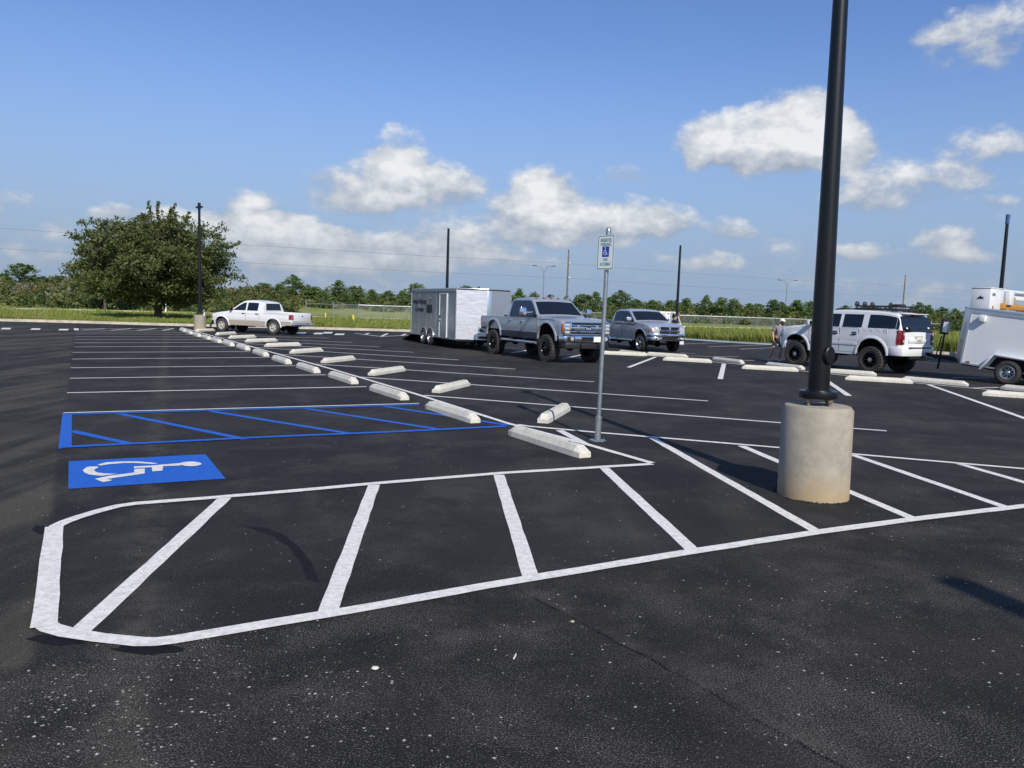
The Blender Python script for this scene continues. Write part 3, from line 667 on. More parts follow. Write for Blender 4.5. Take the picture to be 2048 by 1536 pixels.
# ---- pewter box trailer -------------------------------------------------------
def box_trailer(L=6.2, Wd=2.5, H0=.40, H1=2.52, nose=.6):
    p = empty('box_trailer'); tag(p, 'tall pewter grey twin-axle box trailer with wavy silver nose', 'trailer')
    h = Wd/2; xr, xf = -L*.4, L*.6
    sd = MB(); t = .04
    for s in (1, -1): sd.box(((xr+xf)/2, s*(h-t/2), (H0+H1)/2), (L-.002, t, H1-H0))
    # panel seams as thin proud strips
    sidew = sd.build('side_wall', MT['trailer_side'], p)
    st = MB()
    for s in (1, -1):
        for x in np.arange(xr+1.2, xf, 1.22):
            if s == -1 and xf-2.1 < x < xf-1.0: continue
            st.box((x, s*(h+.004), (H0+H1)/2), (.012, .006, H1-H0-.2))
    st.build('panel_seam', MT['trailer_side'], sidew)
    n = MB()
    ap = .09
    for s in (1, -1):
        pts = [(xf, s*(h-.002)), (xf+nose, s*ap)]
        a, b = Vector((*pts[0], 0)), Vector((*pts[1], 0)); d = (b-a); L2 = d.length; ang = math.atan2(d.y, d.x)
        c = (a+b)/2; nn = MB(); nn.box((0, 0, 0), (L2, .03, H1-H0-.06)); o = nn.build('nose_panel', MT['trailer_nose_lit'] if s < 0 else MT['trailer_side'], p)  # right half coloured brighter as the sunlit face, left keeps the wall metal
        o.location = (c.x-.0, c.y-s*.02, (H0+H1)/2); o.rotation_euler = (0, 0, ang)
    bx('nose_cap', MT['alu'], p, (xf+nose, 0, (H0+H1)/2), (.03, ap*2+.02, H1-H0-.06), bevel=.01)
    rf = MB(); rf.prism([(xr, -h), (xf, -h), (xf+nose+.02, -ap), (xf+nose+.02, ap), (xf, h), (xr, h)], H1, H1+.05); rf.build('roof', MT['alu'], p, smooth=40, bevel=.02)
    fl = MB(); fl.prism([(xr, -h+.05), (xf, -h+.05), (xf+nose-.05, -ap), (xf+nose-.05, ap), (xf, h-.05), (xr, h-.05)], H0-.06, H0+.02); fl.build('floor', MT['under'], p)
    tr = MB()
    for s in (1, -1):
        tr.box(((xr+xf)/2, s*(h+.012), H1-.04), (L, .02, .09)); tr.box(((xr+xf)/2, s*(h+.01), H0+.03), (L, .018, .08))
        tr.box((xf, s*(h+.006), (H0+H1)/2), (.05, .03, H1-H0)); tr.box((xr, s*(h+.006), (H0+H1)/2), (.05, .03, H1-H0))
    tr.build('corner_trim', MT['alu'], p)
    # lettering and emblem on the right-hand wall (the wall facing the lot)
    mw = lambda x, z, o=.006: Matrix.Translation((x, -h-o, z))@Matrix(((1, 0, 0), (0, 0, -1), (0, 1, 0))).to_4x4()
    # right wall seen from outside: +x runs to the viewer's right
    text_mesh('lettering', 'Image Striping', .30, MT['letter'], sidew, mw(xr+1.28, 1.97), .002, .006, sx=1.15)
    text_mesh('lettering', 'Company', .30, MT['letter'], sidew, mw(xr+1.28, 1.60), .002, .006, sx=1.15)
    e = MB()
    ex = xr+2.72
    e.prism([(ex-.42, 0), (ex+.42, 0), (ex+.36, .34), (ex+.05, .62), (ex-.05, .62), (ex-.36, .30)], 0, .004)
    me = e.build('emblem', MT['letter'], sidew); me.matrix_local = Matrix.Translation((0, -h-.006, 1.46))@Matrix(((1, 0, 0), (0, 0, -1), (0, 1, 0))).to_4x4()
    text_mesh('emblem_letters', 'SC', .50, MT['alu'], me, Matrix.Translation((ex, .52, .006)), .002, .012)
    # side door
    dx0, dx1, dz0, dz1 = xf-2.0, xf-1.08, H0+.06, 2.32
    dr = MB(); dr.box(((dx0+dx1)/2, -h-.012, (dz0+dz1)/2), (dx1-dx0, .02, dz1-dz0)); d = dr.build('side_door', MT['trailer_side'], p)
    fr = MB()
    for x in (dx0, dx1): fr.box((x, -h-.02, (dz0+dz1)/2), (.06 if x == dx1 else .035, .03, dz1-dz0+.04))
    fr.box(((dx0+dx1)/2, -h-.02, dz1), (dx1-dx0, .028, .035)); fr.build('door_frame', MT['white_plain'], d)
    bx('handle', MT['black'], d, (dx0+.08, -h-.04, 1.35), (.16, .05, .05), bevel=.01); bx('latch', MT['chrome'], d, (dx0+.03, -h-.04, 1.18), (.08, .04, .1), bevel=.01)
    # wheels + fender
    ax = (-.47, .47)
    for s in (1, -1):
        f = MB()
        for a0 in ax:
            vs = []; fs = []
            for i in range(17):
                a = PI*i/16 if True else 0
                for rr in (.40, .46):
                    for yy in (h+.002, h+.03): vs.append((a0+rr*math.cos(a), s*yy, .36+rr*math.sin(a)))
            for i in range(16):
                q = i*4; fs += [(q, q+1, q+5, q+4), (q+2, q+6, q+7, q+3), (q+1, q+3, q+7, q+5), (q, q+4, q+6, q+2)]
            f.add(vs, fs)
        f.build('fender_trim', MT['alu'], p, smooth=40)
        wl = MB()
        for a0 in ax:
            vs = [(a0+.40*math.cos(PI*i/16), s*(h+.004), .36+.40*math.sin(PI*i/16)) for i in range(17)]
            wl.add(vs, [tuple(range(17))])
        wl.build('wheel_well', MT['under'], p)
        for a0 in ax: make_wheel(p, a0, s*(h-.02), .35, .2, s, MT['alu'], MT['alu'], .2, 6, .08, False, holes=True)
    mb = MB()
    for s in (1, -1): mb.box(((xr+xf)/2, s*.8, H0-.12), (L, .06, .12))
    for x in np.arange(xr, xf+.1, .8): mb.box((x, 0, H0-.1), (.05, 1.6, .08))
    for a0 in ax: mb.cyl((a0, -h+.1, .36), (a0, h-.1, .36), .05, n=10)
    mb.build('chassis', MT['under'], p)
    tg = MB(); 
    for s in (1, -1): tg.tube([(xf, s*.5, .5), (xf+nose+.9, 0, .58)], .05, 8)
    tg.box((xf+nose+.98, 0, .60), (.3, .16, .12)); tg.cyl((xf+nose+.55, 0, .1), (xf+nose+.55, 0, 1.0), .035, n=10); tg.build('tongue', MT['under'], p)
    # lowered ramp at the back
    rp = MB(); a = Vector((xr-.02, 0, H0-.02)); b = Vector((xr-1.7, 0, .03)); d2 = b-a; th = math.atan2(-d2.z, -d2.x)
    o = bx('rear_ramp', MT['under'], p, (0, 0, 0), (d2.length, Wd-.16, .05)); o.location = (a+b)/2; o.rotation_euler = (0, -math.atan2(-d2.z, -d2.x)*-1.0, 0); o.rotation_euler = (0, math.atan2(d2.z, -d2.x), 0)
    return p

# ---- small white trailer ---------------------------------------------------------
def small_trailer(L=3.2, Wd=1.85, H0=.40, H1=2.12, nose=.5):
    p = empty('cargo_trailer'); tag(p, 'small white single-axle cargo trailer tilted nose-up, hitched behind the white SUV', 'trailer')
    h = Wd/2; xf = 1.42; xr = xf-L; zc = (H0+H1)/2; HH = H1-H0
    b = MB()
    for s in (1, -1): b.box(((xr+xf)/2, s*(h-.015), zc), (L, .03, HH))
    b.box((xr, 0, zc), (.03, Wd-.07, HH)); b.build('side_wall', MT['trailer_white'], p)
    for s in (1, -1):
        a, c = Vector((xf, s*h, 0)), Vector((xf+nose, s*.12, 0)); d = c-a
        for z0, z1, m in ((H0, H0+.75, MT['galv']), (H0+.752, H1, MT['alu'])):
            o = bx('nose_panel', m, p, (0, 0, 0), (d.length, .03, z1-z0)); q = (a+c)/2; o.location = (q.x, q.y-s*.02, (z0+z1)/2); o.rotation_euler = (0, 0, math.atan2(d.y, d.x))
    bx('nose_cap', MT['alu'], p, (xf+nose, 0, zc), (.03, .27, HH), bevel=.01)
    r_ = MB(); r_.prism([(xr, -h-.01), (xf, -h-.01), (xf+nose+.03, -.14), (xf+nose+.03, .14), (xf, h+.01), (xr, h+.01)], H1, H1+.05); r_.build('roof', MT['alu'], p, smooth=40, bevel=.02)
    t = MB()
    for s in (1, -1):
        t.box(((xr+xf)/2, s*(h+.008), H1-.05), (L, .016, .1)); t.box((xf-.01, s*(h+.01), zc), (.06, .022, HH)); t.box(((xr+xf)/2, s*(h+.007), H0+.02), (L, .014, .05))
    t.build('corner_trim', MT['alu'], p)
    bx('floor', MT['under'], p, ((xr+xf)/2, 0, H0-.02), (L-.04, Wd-.08, .06))
    for s in (1, -1):
        v = MB(); v.prism([(.28, 0), (.28, .02), (.02, .02), (.02, 0)], 0, .01)
        bx('side_vent', MT['white_plain'], p, (1.02, s*(h+.07), H1-.24), (.2, .14, .2), bevel=.03)
        w = MB(); w.add([(-.62, s*(h+.004), .34), (-.42, s*(h+.004), .78), (.42, s*(h+.004), .78), (.66, s*(h+.004), .34)], [(0, 1, 2, 3)]); w.build('wheel_well', MT['under'], p)
        f = MB(); P = [(-.70, .34), (-.47, .84), (.47, .84), (.78, .34)]
        for (x0, z0), (x1, z1) in zip(P[:-1], P[1:]):
            L3 = math.hypot(x1-x0, z1-z0); f.box(((x0+x1)/2, s*(h+.09), (z0+z1)/2), (L3+.03, .18, .05), roty(-math.atan2(z1-z0, x1-x0)))
        f.build('fender', MT['white_paint'], p, smooth=40, bevel=.012)
        make_wheel(p, 0, s*(h+.08), .365, .21, s, MT['galv'], MT['galv'], .215, 8, .05, False, holes=True)
        bx('marker_lamp', MT['amber'], p, (1.2, s*(h+.02), H0+.08), (.1, .02, .05))
    tg = MB()
    for s in (1, -1): tg.tube([(xf, s*.45, .42), (xf+1.5, 0, .40)], .045, 8)
    tg.box((xf+1.55, 0, .42), (.34, .12, .12)); tg.cyl((0, -h-.1, .36), (0, h+.1, .36), .035, n=10); tg.build('tongue', MT['under'], p)
    j = MB(); j.cyl((xf+1.05, 0, .0), (xf+1.05, 0, 1.35), .035, n=10); j.cyl((xf+1.2, .0, .3), (xf+1.12, 0, 1.1), .02, n=8)
    j = j.build('tongue_jack', MT['black'], p, smooth=40)
    bx('jack_box', MT['black'], j, (xf+1.08, 0, 1.42), (.2, .3, .5), bevel=.03); bx('jack_plate', MT['white_plain'], j, (xf+1.0, .153, 1.42), (.14, .012, .34)); bx('jack_plate', MT['white_plain'], j, (xf+.975, 0, 1.42), (.012, .22, .36))
    return p

def boom_truck():
    p = empty('boom_truck'); tag(p, 'white utility truck with ochre boom behind the small white trailer', 'truck')
    bx('equipment_box', MT['white_paint'], p, (.70, .38, 2.66), (1.4, .76, 1.28), bevel=.015)
    bx('box_lid', MT['white_paint'], p, (.70, .38, 3.32), (1.44, .80, .04), bevel=.01)
    e = MB(); e.prism([(-.16, 0), (.16, 0), (.16, .018), (-.16, .018)], 0, .004); e.prism([(-.09, .03), (.1, .03), (.12, .10), (.03, .09), (.01, .17), (-.02, .10), (-.08, .09)], 0, .004)
    o = e.build('emblem', MT['letter'], p); o.matrix_local = Matrix.Translation((-.003, .38, 2.85))@Matrix(((0, 0, -1), (-1, 0, 0), (0, 1, 0))).to_4x4()
    bx('side_bracket', MT['white_paint'], p, (1.75, -.05, 2.95), (.5, .3, .62), bevel=.02)
    bx('warning_decal', MT['amber'], p, (.35, -.006, 2.5), (.12, .008, .16)); bx('warning_decal', MT['black'], p, (.4, -.006, 2.2), (.4, .01, .14)); bx('warning_decal', MT['galv'], p, (.35, -.006, 3.05), (.3, .008, .12))
    bx('top_beam', MT['white_paint'], p, (4.2, .2, 3.25), (5.6, .25, .12), bevel=.02)
    bx('upper_panel', MT['white_paint'], p, (5.0, .3, 3.02), (4.2, .15, .26), bevel=.02)
    m = MB(); m.box((4.3, .1, 2.55), (6.4, .34, .26), roty(.012)); bo = m.build('boom', MT['orange'], p, smooth=40, bevel=.03)
    m = MB(); m.tube([(1.3, -.1, 2.42), (2.2, -.1, 2.25), (3.0, -.1, 2.15), (7.2, -.1, 2.12)], .10, 12); m.build('lower_boom', MT['orange'], bo, smooth=40)
    m = MB(); m.tube([(1.5, -.2, 2.35), (2.6, -.2, 2.28), (3.2, -.15, 2.35), (4.5, -.15, 2.36)], .035, 8); m.build('hydraulic_hose', MT['black'], bo, smooth=40)
    bx('boom_bracket', MT['orange'], bo, (2.5, .1, 2.8), (.14, .3, .4), bevel=.02)
    bx('service_body', MT['white_paint'], p, (3.3, .45, 1.35), (5.0, 1.1, .95), bevel=.03)
    bx('pedestal', MT['orange'], p, (5.6, .6, 2.1), (.6, .6, .7), bevel=.03)
    bx('mast', MT['white_paint'], p, (.7, .5, 1.92), (.5, .4, .24))
    c = MB(); c.prism([(5.9, -.4), (8.1, -.4), (8.1, 1.3), (5.9, 1.3)], .8, 1.6); c.prism([(5.95, -.32), (7.2, -.32), (7.2, 1.22), (5.95, 1.22)], 1.6, 2.3); c.build('cab', MT['white_paint'], p, smooth=40, bevel=.06)
    bx('window', MT['glass'], p, (6.6, -.33, 1.92), (1.0, .02, .5)); bx('chassis', MT['under'], p, (4.3, .45, .75), (7.2, .7, .25))
    for x in (1.6, 7.2):
        for s, y in ((-1, -.1), (1, 1.0)): make_wheel(p, x, y, .46, .28, s, MT['white_plain'], MT['galv'], .26, 8, .05, False, holes=True)
    return p
# ------------------------------------------------------------------ world
SAZ, SEL = R(163.3), R(37.4)
def build_world():
    w = bpy.data.worlds.new('World'); sc.world = w; w.use_nodes = True
    N, L = w.node_tree.nodes, w.node_tree.links; bg = N['Background']
    sky = N.new('ShaderNodeTexSky'); sky.sky_type = 'NISHITA'; sky.sun_disc = False
    sky.sun_elevation = SEL; sky.sun_rotation = SAZ; sky.altitude = 0; sky.air_density = AIR; sky.dust_density = DUST; sky.ozone_density = OZ
    def mth(op, a, b=None, c=None, clamp=False):
        n = N.new('ShaderNodeMath'); n.operation = op; n.use_clamp = clamp
        for i, v in enumerate((a, b, c)):
            if v is None: continue
            if isinstance(v, (int, float)): n.inputs[i].default_value = v
            else: L.new(v, n.inputs[i])
        return n.outputs[0]
    def vm(op, a, b=None, c=None):
        n = N.new('ShaderNodeVectorMath'); n.operation = op
        for i, v in enumerate((a, b, c)):
            if v is None: continue
            if isinstance(v, tuple): n.inputs[i].default_value = v
            else: L.new(v, n.inputs[i])
        return n.outputs['Value'] if op == 'LENGTH' else n.outputs[0]
    tc = N.new('ShaderNodeTexCoord'); sp = N.new('ShaderNodeSeparateXYZ'); L.new(tc.outputs['Generated'], sp.inputs[0])
    az = mth('ARCTAN2', sp.outputs[0], sp.outputs[1]); el = mth('ARCSINE', sp.outputs[2])
    cb = N.new('ShaderNodeCombineXYZ'); L.new(az, cb.inputs[0]); L.new(el, cb.inputs[1])
    base = cb.outputs[0]
    st = vm('MULTIPLY', base, (1.0, 1.5, 1.0))
    wn = N.new('ShaderNodeTexNoise'); wn.inputs['Scale'].default_value = 14; wn.inputs['Detail'].default_value = 3; L.new(st, wn.inputs['Vector'])
    off = vm('MULTIPLY', vm('SUBTRACT', wn.outputs['Color'], (.5, .5, .5)), (0.05, 0.035, 0))
    P = vm('ADD', base, off)
    clouds = [(1540,285,150,56,1.15),(1465,285,85,46,1.1),(1615,238,72,56,1.3),(1690,275,40,52,.85),(1640,300,90,36,1.1),(1420,300,36,22,.6),
      (1085,382,64,34,1.45),(1045,425,66,46,1.2),(1120,440,70,30,1.1),(1220,435,90,34,1.0),(1330,448,60,28,.95),(1140,480,110,14,.6),
      (803,322,56,56,.95),(855,362,95,42,.9),(775,355,80,44,.85),(640,355,36,20,.65),(700,385,80,22,.6),(925,372,36,26,.6),(760,405,110,22,.6),
      (505,415,66,34,.95),(455,455,90,30,.95),(590,470,95,32,.95),(660,470,50,20,.8),(530,485,120,16,.7),(245,436,50,20,.75),(330,432,40,18,.8),(560,455,60,24,1.0),
      (905,475,84,42,.95),(860,505,60,18,.7),(750,500,80,28,.85),(570,520,110,18,.65),(680,525,100,18,.65),(820,532,130,16,.6),(1000,528,110,16,.6),(1010,510,60,20,.5),
      (120,515,40,12,.6),(1252,345,38,16,.65),(1790,370,120,50,.58),(1720,395,60,24,.75),(1880,365,70,30,.45),(1700,350,70,20,.5),
      (1950,300,60,50,.62),(2030,285,50,44,.5),(1940,85,85,56,.55),(2020,55,75,56,.55),(1880,60,50,36,.55),(1885,480,52,38,1.0),(1915,505,50,16,.8),(1725,503,60,16,.85),
      (1470,462,50,20,.7),(1400,530,70,18,.65),(1975,400,34,16,.6),
      (-200,380,160,50,.9),(-420,430,140,60,1),(2350,350,180,60,.9),(2300,480,160,40,.9)]
    acc = None; Pz = vm('ADD', P, (0, 0, .5))
    for n_, (cx, cy, rx, ry, wt) in enumerate(clouds):
        d = ray(cx, cy).normalized(); a0 = math.atan2(d.x, d.y); e0 = math.asin(d.z)
        k = 1.45/FPX*abs(math.cos(a0)); ra = rx*k; re = ry*k*math.cos(a0)*1.05
        wt = wt*.84/.618
        if n_ % 9 == 0 and acc is not None: Pz = vm('MULTIPLY_ADD', acc, (1e-7, 1e-7, 0), Pz)
        q = vm('MULTIPLY_ADD', Pz, (1/ra, 1/re, 1), (-a0/ra, -e0/re, 0))
        b = mth('MULTIPLY', mth('SUBTRACT', 1.118, vm('LENGTH', q), clamp=True), wt)
        acc = vm('MULTIPLY', q, b) if acc is None else vm('MULTIPLY_ADD', q, b, acc)
    sa = N.new('ShaderNodeSeparateXYZ'); L.new(acc, sa.inputs[0]); f = mth('MULTIPLY', sa.outputs[2], 2.0); hs = sa.outputs[1]
    # scattered cloud elsewhere in the sky and thin streaks low down
    nn = N.new('ShaderNodeTexNoise'); nn.inputs['Scale'].default_value = 3.0; nn.inputs['Detail'].default_value = 3
    L.new(vm('MULTIPLY', base, (1.0, 3.5, 1.0)), nn.inputs['Vector'])
    low = N.new('ShaderNodeMapRange'); low.inputs[1].default_value = .20; low.inputs[2].default_value = .0; low.inputs[3].default_value = 0; low.inputs[4].default_value = .62; L.new(el, low.inputs[0])
    lowf = mth('MULTIPLY', low.outputs[0], mth('MULTIPLY', mth('SUBTRACT', nn.outputs['Fac'], .36, clamp=True), 3.2))
    f2 = mth('ADD', f, lowf)
    back = N.new('ShaderNodeMapRange'); back.inputs[1].default_value = .1; back.inputs[2].default_value = -.3; back.inputs[3].default_value = 0; back.inputs[4].default_value = 1; L.new(sp.outputs[1], back.inputs[0])
    f3 = mth('ADD', f2, mth('MULTIPLY', back.outputs[0], mth('MULTIPLY', mth('SUBTRACT', nn.outputs['Fac'], .46, clamp=True), 2.0)))
    dn = N.new('ShaderNodeTexNoise'); dn.inputs['Scale'].default_value = 26; dn.inputs['Detail'].default_value = 6; dn.inputs['Roughness'].default_value = .58; L.new(st, dn.inputs['Vector'])
    gate = mth('MULTIPLY', f3, 5.0, clamp=True)
    dens = mth('ADD', f3, mth('MULTIPLY', mth('SUBTRACT', dn.outputs['Fac'], .5), mth('MULTIPLY', gate, 1.75)))
    al = N.new('ShaderNodeMapRange'); al.interpolation_type = 'SMOOTHSTEP'; al.inputs[1].default_value = .12; al.inputs[2].default_value = .92; L.new(dens, al.inputs[0])
    alpha = mth('MULTIPLY', al.outputs[0], .97)
    # sunlit tops, grey bases
    hn = mth('DIVIDE', hs, mth('ADD', f, .05))
    br = mth('ADD', mth('MULTIPLY', hn, .75), mth('MULTIPLY', mth('SUBTRACT', dn.outputs['Fac'], .5), 1.9))
    br2 = mth('ADD', br, mth('MULTIPLY', mth('SUBTRACT', dens, .5), .55))
    cr_ = N.new('ShaderNodeValToRGB'); E = cr_.color_ramp.elements; E[0].position = .0; E[0].color = (.40, .47, .60, 1); E[1].position = 1; E[1].color = (1.02, 1.04, 1.06, 1)
    m1 = E.new(.45); m1.color = (.64, .69, .77, 1)
    L.new(mth('MULTIPLY_ADD', br2, .74, .34, clamp=True), cr_.inputs[0])
    lw = N.new('ShaderNodeMapRange'); lw.interpolation_type = 'SMOOTHSTEP'; lw.inputs[1].default_value = .12; lw.inputs[2].default_value = .01; lw.inputs[3].default_value = 0; lw.inputs[4].default_value = .75; L.new(el, lw.inputs[0])
    lm = N.new('ShaderNodeMix'); lm.data_type = 'RGBA'; lm.inputs[7].default_value = (.46, .53, .63, 1); L.new(lw.outputs[0], lm.inputs[0]); L.new(cr_.outputs[0], lm.inputs[6])
    ccol = vm('MULTIPLY', lm.outputs[2], (CL, CL, CL))
    mx = N.new('ShaderNodeMix'); mx.data_type = 'RGBA'; L.new(alpha, mx.inputs[0])
    skyc = N.new('ShaderNodeHueSaturation'); skyc.inputs['Saturation'].default_value = SSAT; skyc.inputs['Value'].default_value = SVAL; L.new(sky.outputs[0], skyc.inputs['Color'])
    hz = N.new('ShaderNodeMapRange'); hz.interpolation_type = 'SMOOTHSTEP'; hz.inputs[1].default_value = .34; hz.inputs[2].default_value = .0; hz.inputs[3].default_value = 0; hz.inputs[4].default_value = .97; L.new(el, hz.inputs[0])
    hm_ = N.new('ShaderNodeMix'); hm_.data_type = 'RGBA'; hm_.inputs[7].default_value = (*[v/SKYS for v in HAZ], 1); L.new(hz.outputs[0], hm_.inputs[0]); L.new(vm('MULTIPLY', skyc.outputs[0], (1.10, 1.0, 1.13)), hm_.inputs[6]); L.new(hm_.outputs[2], mx.inputs[6]); L.new(ccol, mx.inputs[7]); L.new(mx.outputs[2], bg.inputs['Color'])
    bg.inputs['Strength'].default_value = SKYS
    w.cycles.sampling_method = 'NONE'
HAZ = (.27, .375, .54)
AIR, DUST, OZ, SKYS, SSAT, SVAL, CL = 1.0, 0.0, 4.0, 0.10, 1.10, 1.18, 8.4
build_world()
sl = bpy.data.lights.new('sun', 'SUN'); sl.energy = 4.7; sl.angle = R(.53); sl.color = (1, .94, .84)
so = bpy.data.objects.new('sun', sl); col.objects.link(so)
sd_ = Vector((math.sin(SAZ)*math.cos(SEL), math.cos(SAZ)*math.cos(SEL), math.sin(SEL)))
so.rotation_euler = sd_.to_track_quat('Z', 'Y').to_euler(); so.location = (5, -20, 30)

# ------------------------------------------------------------------ ground
def px_list(*p): return [G(*q) for q in p]
kerb_px = [(-900, 618), (-500, 629), (-200, 636.5), (0, 642.5), (110, 645), (200, 647.5), (300, 650.5), (400, 653), (520, 655.5), (640, 659), (740, 661.5), (820, 664), (940, 667.5), (1080, 671), (1220, 675), (1366, 679), (1480, 686.5), (1545, 690), (1700, 699), (1890, 709), (2048, 717), (2400, 734), (2900, 757)]
K = [G(*q) for q in kerb_px]
def asphalt_mat():
    m = bpy.data.materials.new('asphalt'); N, L = nodes(m); b = N['Principled BSDF']
    tc = N.new('ShaderNodeTexCoord'); P = tc.outputs['Object']
    def noise(scale, det=4, rough=.6, vec=None, dist=0):
        n = N.new('ShaderNodeTexNoise'); n.inputs['Scale'].default_value = scale; n.inputs['Detail'].default_value = det; n.inputs['Roughness'].default_value = rough; n.inputs['Distortion'].default_value = dist
        L.new(vec or P, n.inputs['Vector']); return n.outputs['Fac']
    def mth(op, a, b_=None, c=None, clamp=False):
        n = N.new('ShaderNodeMath'); n.operation = op; n.use_clamp = clamp
        for i, v in enumerate((a, b_, c)):
            if v is None: continue
            if isinstance(v, (int, float)): n.inputs[i].default_value = v
            else: L.new(v, n.inputs[i])
        return n.outputs[0]
    def rng_(v, a, b_, c=0., d=1.):
        n = N.new('ShaderNodeMapRange'); n.interpolation_type = 'SMOOTHSTEP'; n.inputs[1].default_value = a; n.inputs[2].default_value = b_; n.inputs[3].default_value = c; n.inputs[4].default_value = d
        L.new(v, n.inputs[0]); return n.outputs[0]
    def mix(f, a, b_):
        n = N.new('ShaderNodeMix'); n.data_type = 'RGBA'; L.new(f, n.inputs[0])
        for i, v in ((6, a), (7, b_)):
            if isinstance(v, tuple): n.inputs[i].default_value = (*v, 1)
            else: L.new(v, n.inputs[i])
        return n.outputs[2]
    def sdist(p0, p1, wob=.0, ws=1.2):
        d = (p1-p0).normalized(); n_ = Vector((-d.y, d.x, 0))
        v = N.new('ShaderNodeVectorMath'); v.operation = 'SUBTRACT'; L.new(P, v.inputs[0]); v.inputs[1].default_value = p0
        dt = N.new('ShaderNodeVectorMath'); dt.operation = 'DOT_PRODUCT'; L.new(v.outputs[0], dt.inputs[0]); dt.inputs[1].default_value = n_
        o = dt.outputs['Value']
        if wob: o = mth('ADD', o, mth('MULTIPLY', mth('SUBTRACT', noise(ws, 3), .5), wob))
        return o
    # lane edge: the old aisle to the left, newer paving with the stalls to the right
    e0, e1 = G(118, 905), G(150, 664)
    de = sdist(e0, e1, .12, .8)
    aisle = rng_(de, -.04, .05)                  # 1 in the aisle
    big = noise(.22, 4, .55); mid = noise(1.1, 5, .62)
    d2 = (e1-e0).normalized(); ang = math.atan2(d2.x, d2.y)
    mp = N.new('ShaderNodeMapping'); mp.inputs['Rotation'].default_value = (0, 0, ang); mp.inputs['Scale'].default_value = (1.0, .12, 1); L.new(P, mp.inputs[0])
    streak = noise(1.3, 4, .6, mp.outputs[0], .3)
    stall = mix(rng_(big, .38, .62), (.0165, .0160, .0160), (.0275, .0262, .0248))
    stall = mix(mth('MULTIPLY', rng_(mid, .5, .75), .45), stall, (.046, .0425, .036))
    lane = mix(rng_(streak, .42, .62), (.023, .0222, .0198), (.074, .066, .051))
    c = mix(aisle, stall, lane)
    c = mix(mth('MULTIPLY', rng_(streak, .52, .70), .45), c, (.050, .046, .039))
    # nearer than the long hatched island: coarser open-graded mat
    f0, f1 = G(302, 1290), G(2048, 1013)
    near = rng_(sdist(f0, f1, .1), .05, -.10)
    c = mix(mth('MULTIPLY', near, .75), c, mix(rng_(mid, .35, .65), (.0140, .0132, .0115), (.0300, .0270, .0222)))
    # paving seam with loose brown fines beside it
    sA, sB = G(1036, 1176), G(1690, 1536)
    ds = sdist(sA, sB, .10, 1.6); da = mth('ABSOLUTE', ds)
    along = sdist(sA, sA+Vector((-(sB-sA).y, (sB-sA).x, 0)))  # distance across start of seam
    gate = rng_(mth('MULTIPLY', along, 1.0), .03, -.03)
    seam = mth('MULTIPLY', rng_(da, .016, .004), rng_(noise(3), .42, .52))
    dl = mth('ABSOLUTE', sdist(G(300, 1010), G(255, 1480), .25, 1.1)); c = mix(mth('MULTIPLY', rng_(dl, .20, .02), mth('MULTIPLY', rng_(noise(5, 4, .7), .36, .62), .6)), c, (.072, .064, .050))
    # faint curved tyre scuffs and roller marks
    wv = N.new('ShaderNodeTexWave'); wv.wave_type = 'RINGS'; wv.inputs['Scale'].default_value = .16; wv.inputs['Distortion'].default_value = 2.2; wv.inputs['Detail'].default_value = 2; L.new(P, wv.inputs['Vector'])
    c = mix(mth('MULTIPLY', mth('MULTIPLY', rng_(wv.outputs['Fac'], .93, .99), rng_(noise(.6, 2), .46, .62)), .55), c, (.012, .0118, .0115))
    gr_fine = noise(190, 1, .7)
    fines = mth('MULTIPLY', mth('MULTIPLY', rng_(ds, .0, .03), rng_(ds, .32, .05)), mth('MULTIPLY', rng_(gr_fine, .50, .60), rng_(noise(1.7), .42, .6)))
    finesg = mth('MULTIPLY', fines, gate); seamg = mth('MULTIPLY', seam, gate)
    c = mix(mth('MULTIPLY', finesg, .75), c, (.14, .12, .10)); c = mix(mth('MULTIPLY', seamg, .95), c, (.003, .003, .003))
    # aggregate grain
    g1 = noise(200, 1, .5); g2 = noise(80, 3, .75); g3 = noise(26, 2, .7)
    grain = mth('ADD', mth('ADD', mth('MULTIPLY', mth('SUBTRACT', g1, .5), 2.6), mth('MULTIPLY', mth('SUBTRACT', g2, .5), 2.6)), mth('MULTIPLY', mth('SUBTRACT', g3, .5), .9))
    hs_ = N.new('ShaderNodeHueSaturation'); L.new(c, hs_.inputs['Color']); L.new(mth('MAXIMUM', mth('ADD', mth('MULTIPLY', grain, mth('MULTIPLY_ADD', near, .35, .75)), 1.0), .15), hs_.inputs['Value']); c = hs_.outputs[0]
    # dusty light grains showing between the binder, thicker in scuffed patches
    sc1 = noise(.9, 5, .68, None, .4); sc2 = noise(3.2, 4, .6)
    patch = mth('ADD', mth('MULTIPLY', rng_(sc1, .40, .66), .8), mth('MULTIPLY_ADD', rng_(sc2, .5, .7), .35, .22), clamp=True)
    gg = noise(120, 2, .55); thr = mth('SUBTRACT', .64, mth('MULTIPLY', patch, .12))
    gl = mth('MULTIPLY', mth('SUBTRACT', gg, thr), 14.0, clamp=True)
    c = mix(mth('MULTIPLY', gl, mth('MULTIPLY_ADD', near, .25, .62)), c, (.150, .142, .126))
    dust = mth('MULTIPLY', mth('MULTIPLY', rng_(sc1, .50, .74), rng_(noise(9, 4, .7), .42, .68)), .5)
    c = mix(dust, c, (.060, .055, .046))
    # pale stone specks, thicker in the worn near corner patches
    vo = N.new('ShaderNodeTexVoronoi'); vo.inputs['Scale'].default_value = 46; L.new(P, vo.inputs['Vector'])
    sx = N.new('ShaderNodeSeparateColor'); L.new(vo.outputs['Color'], sx.inputs[0])
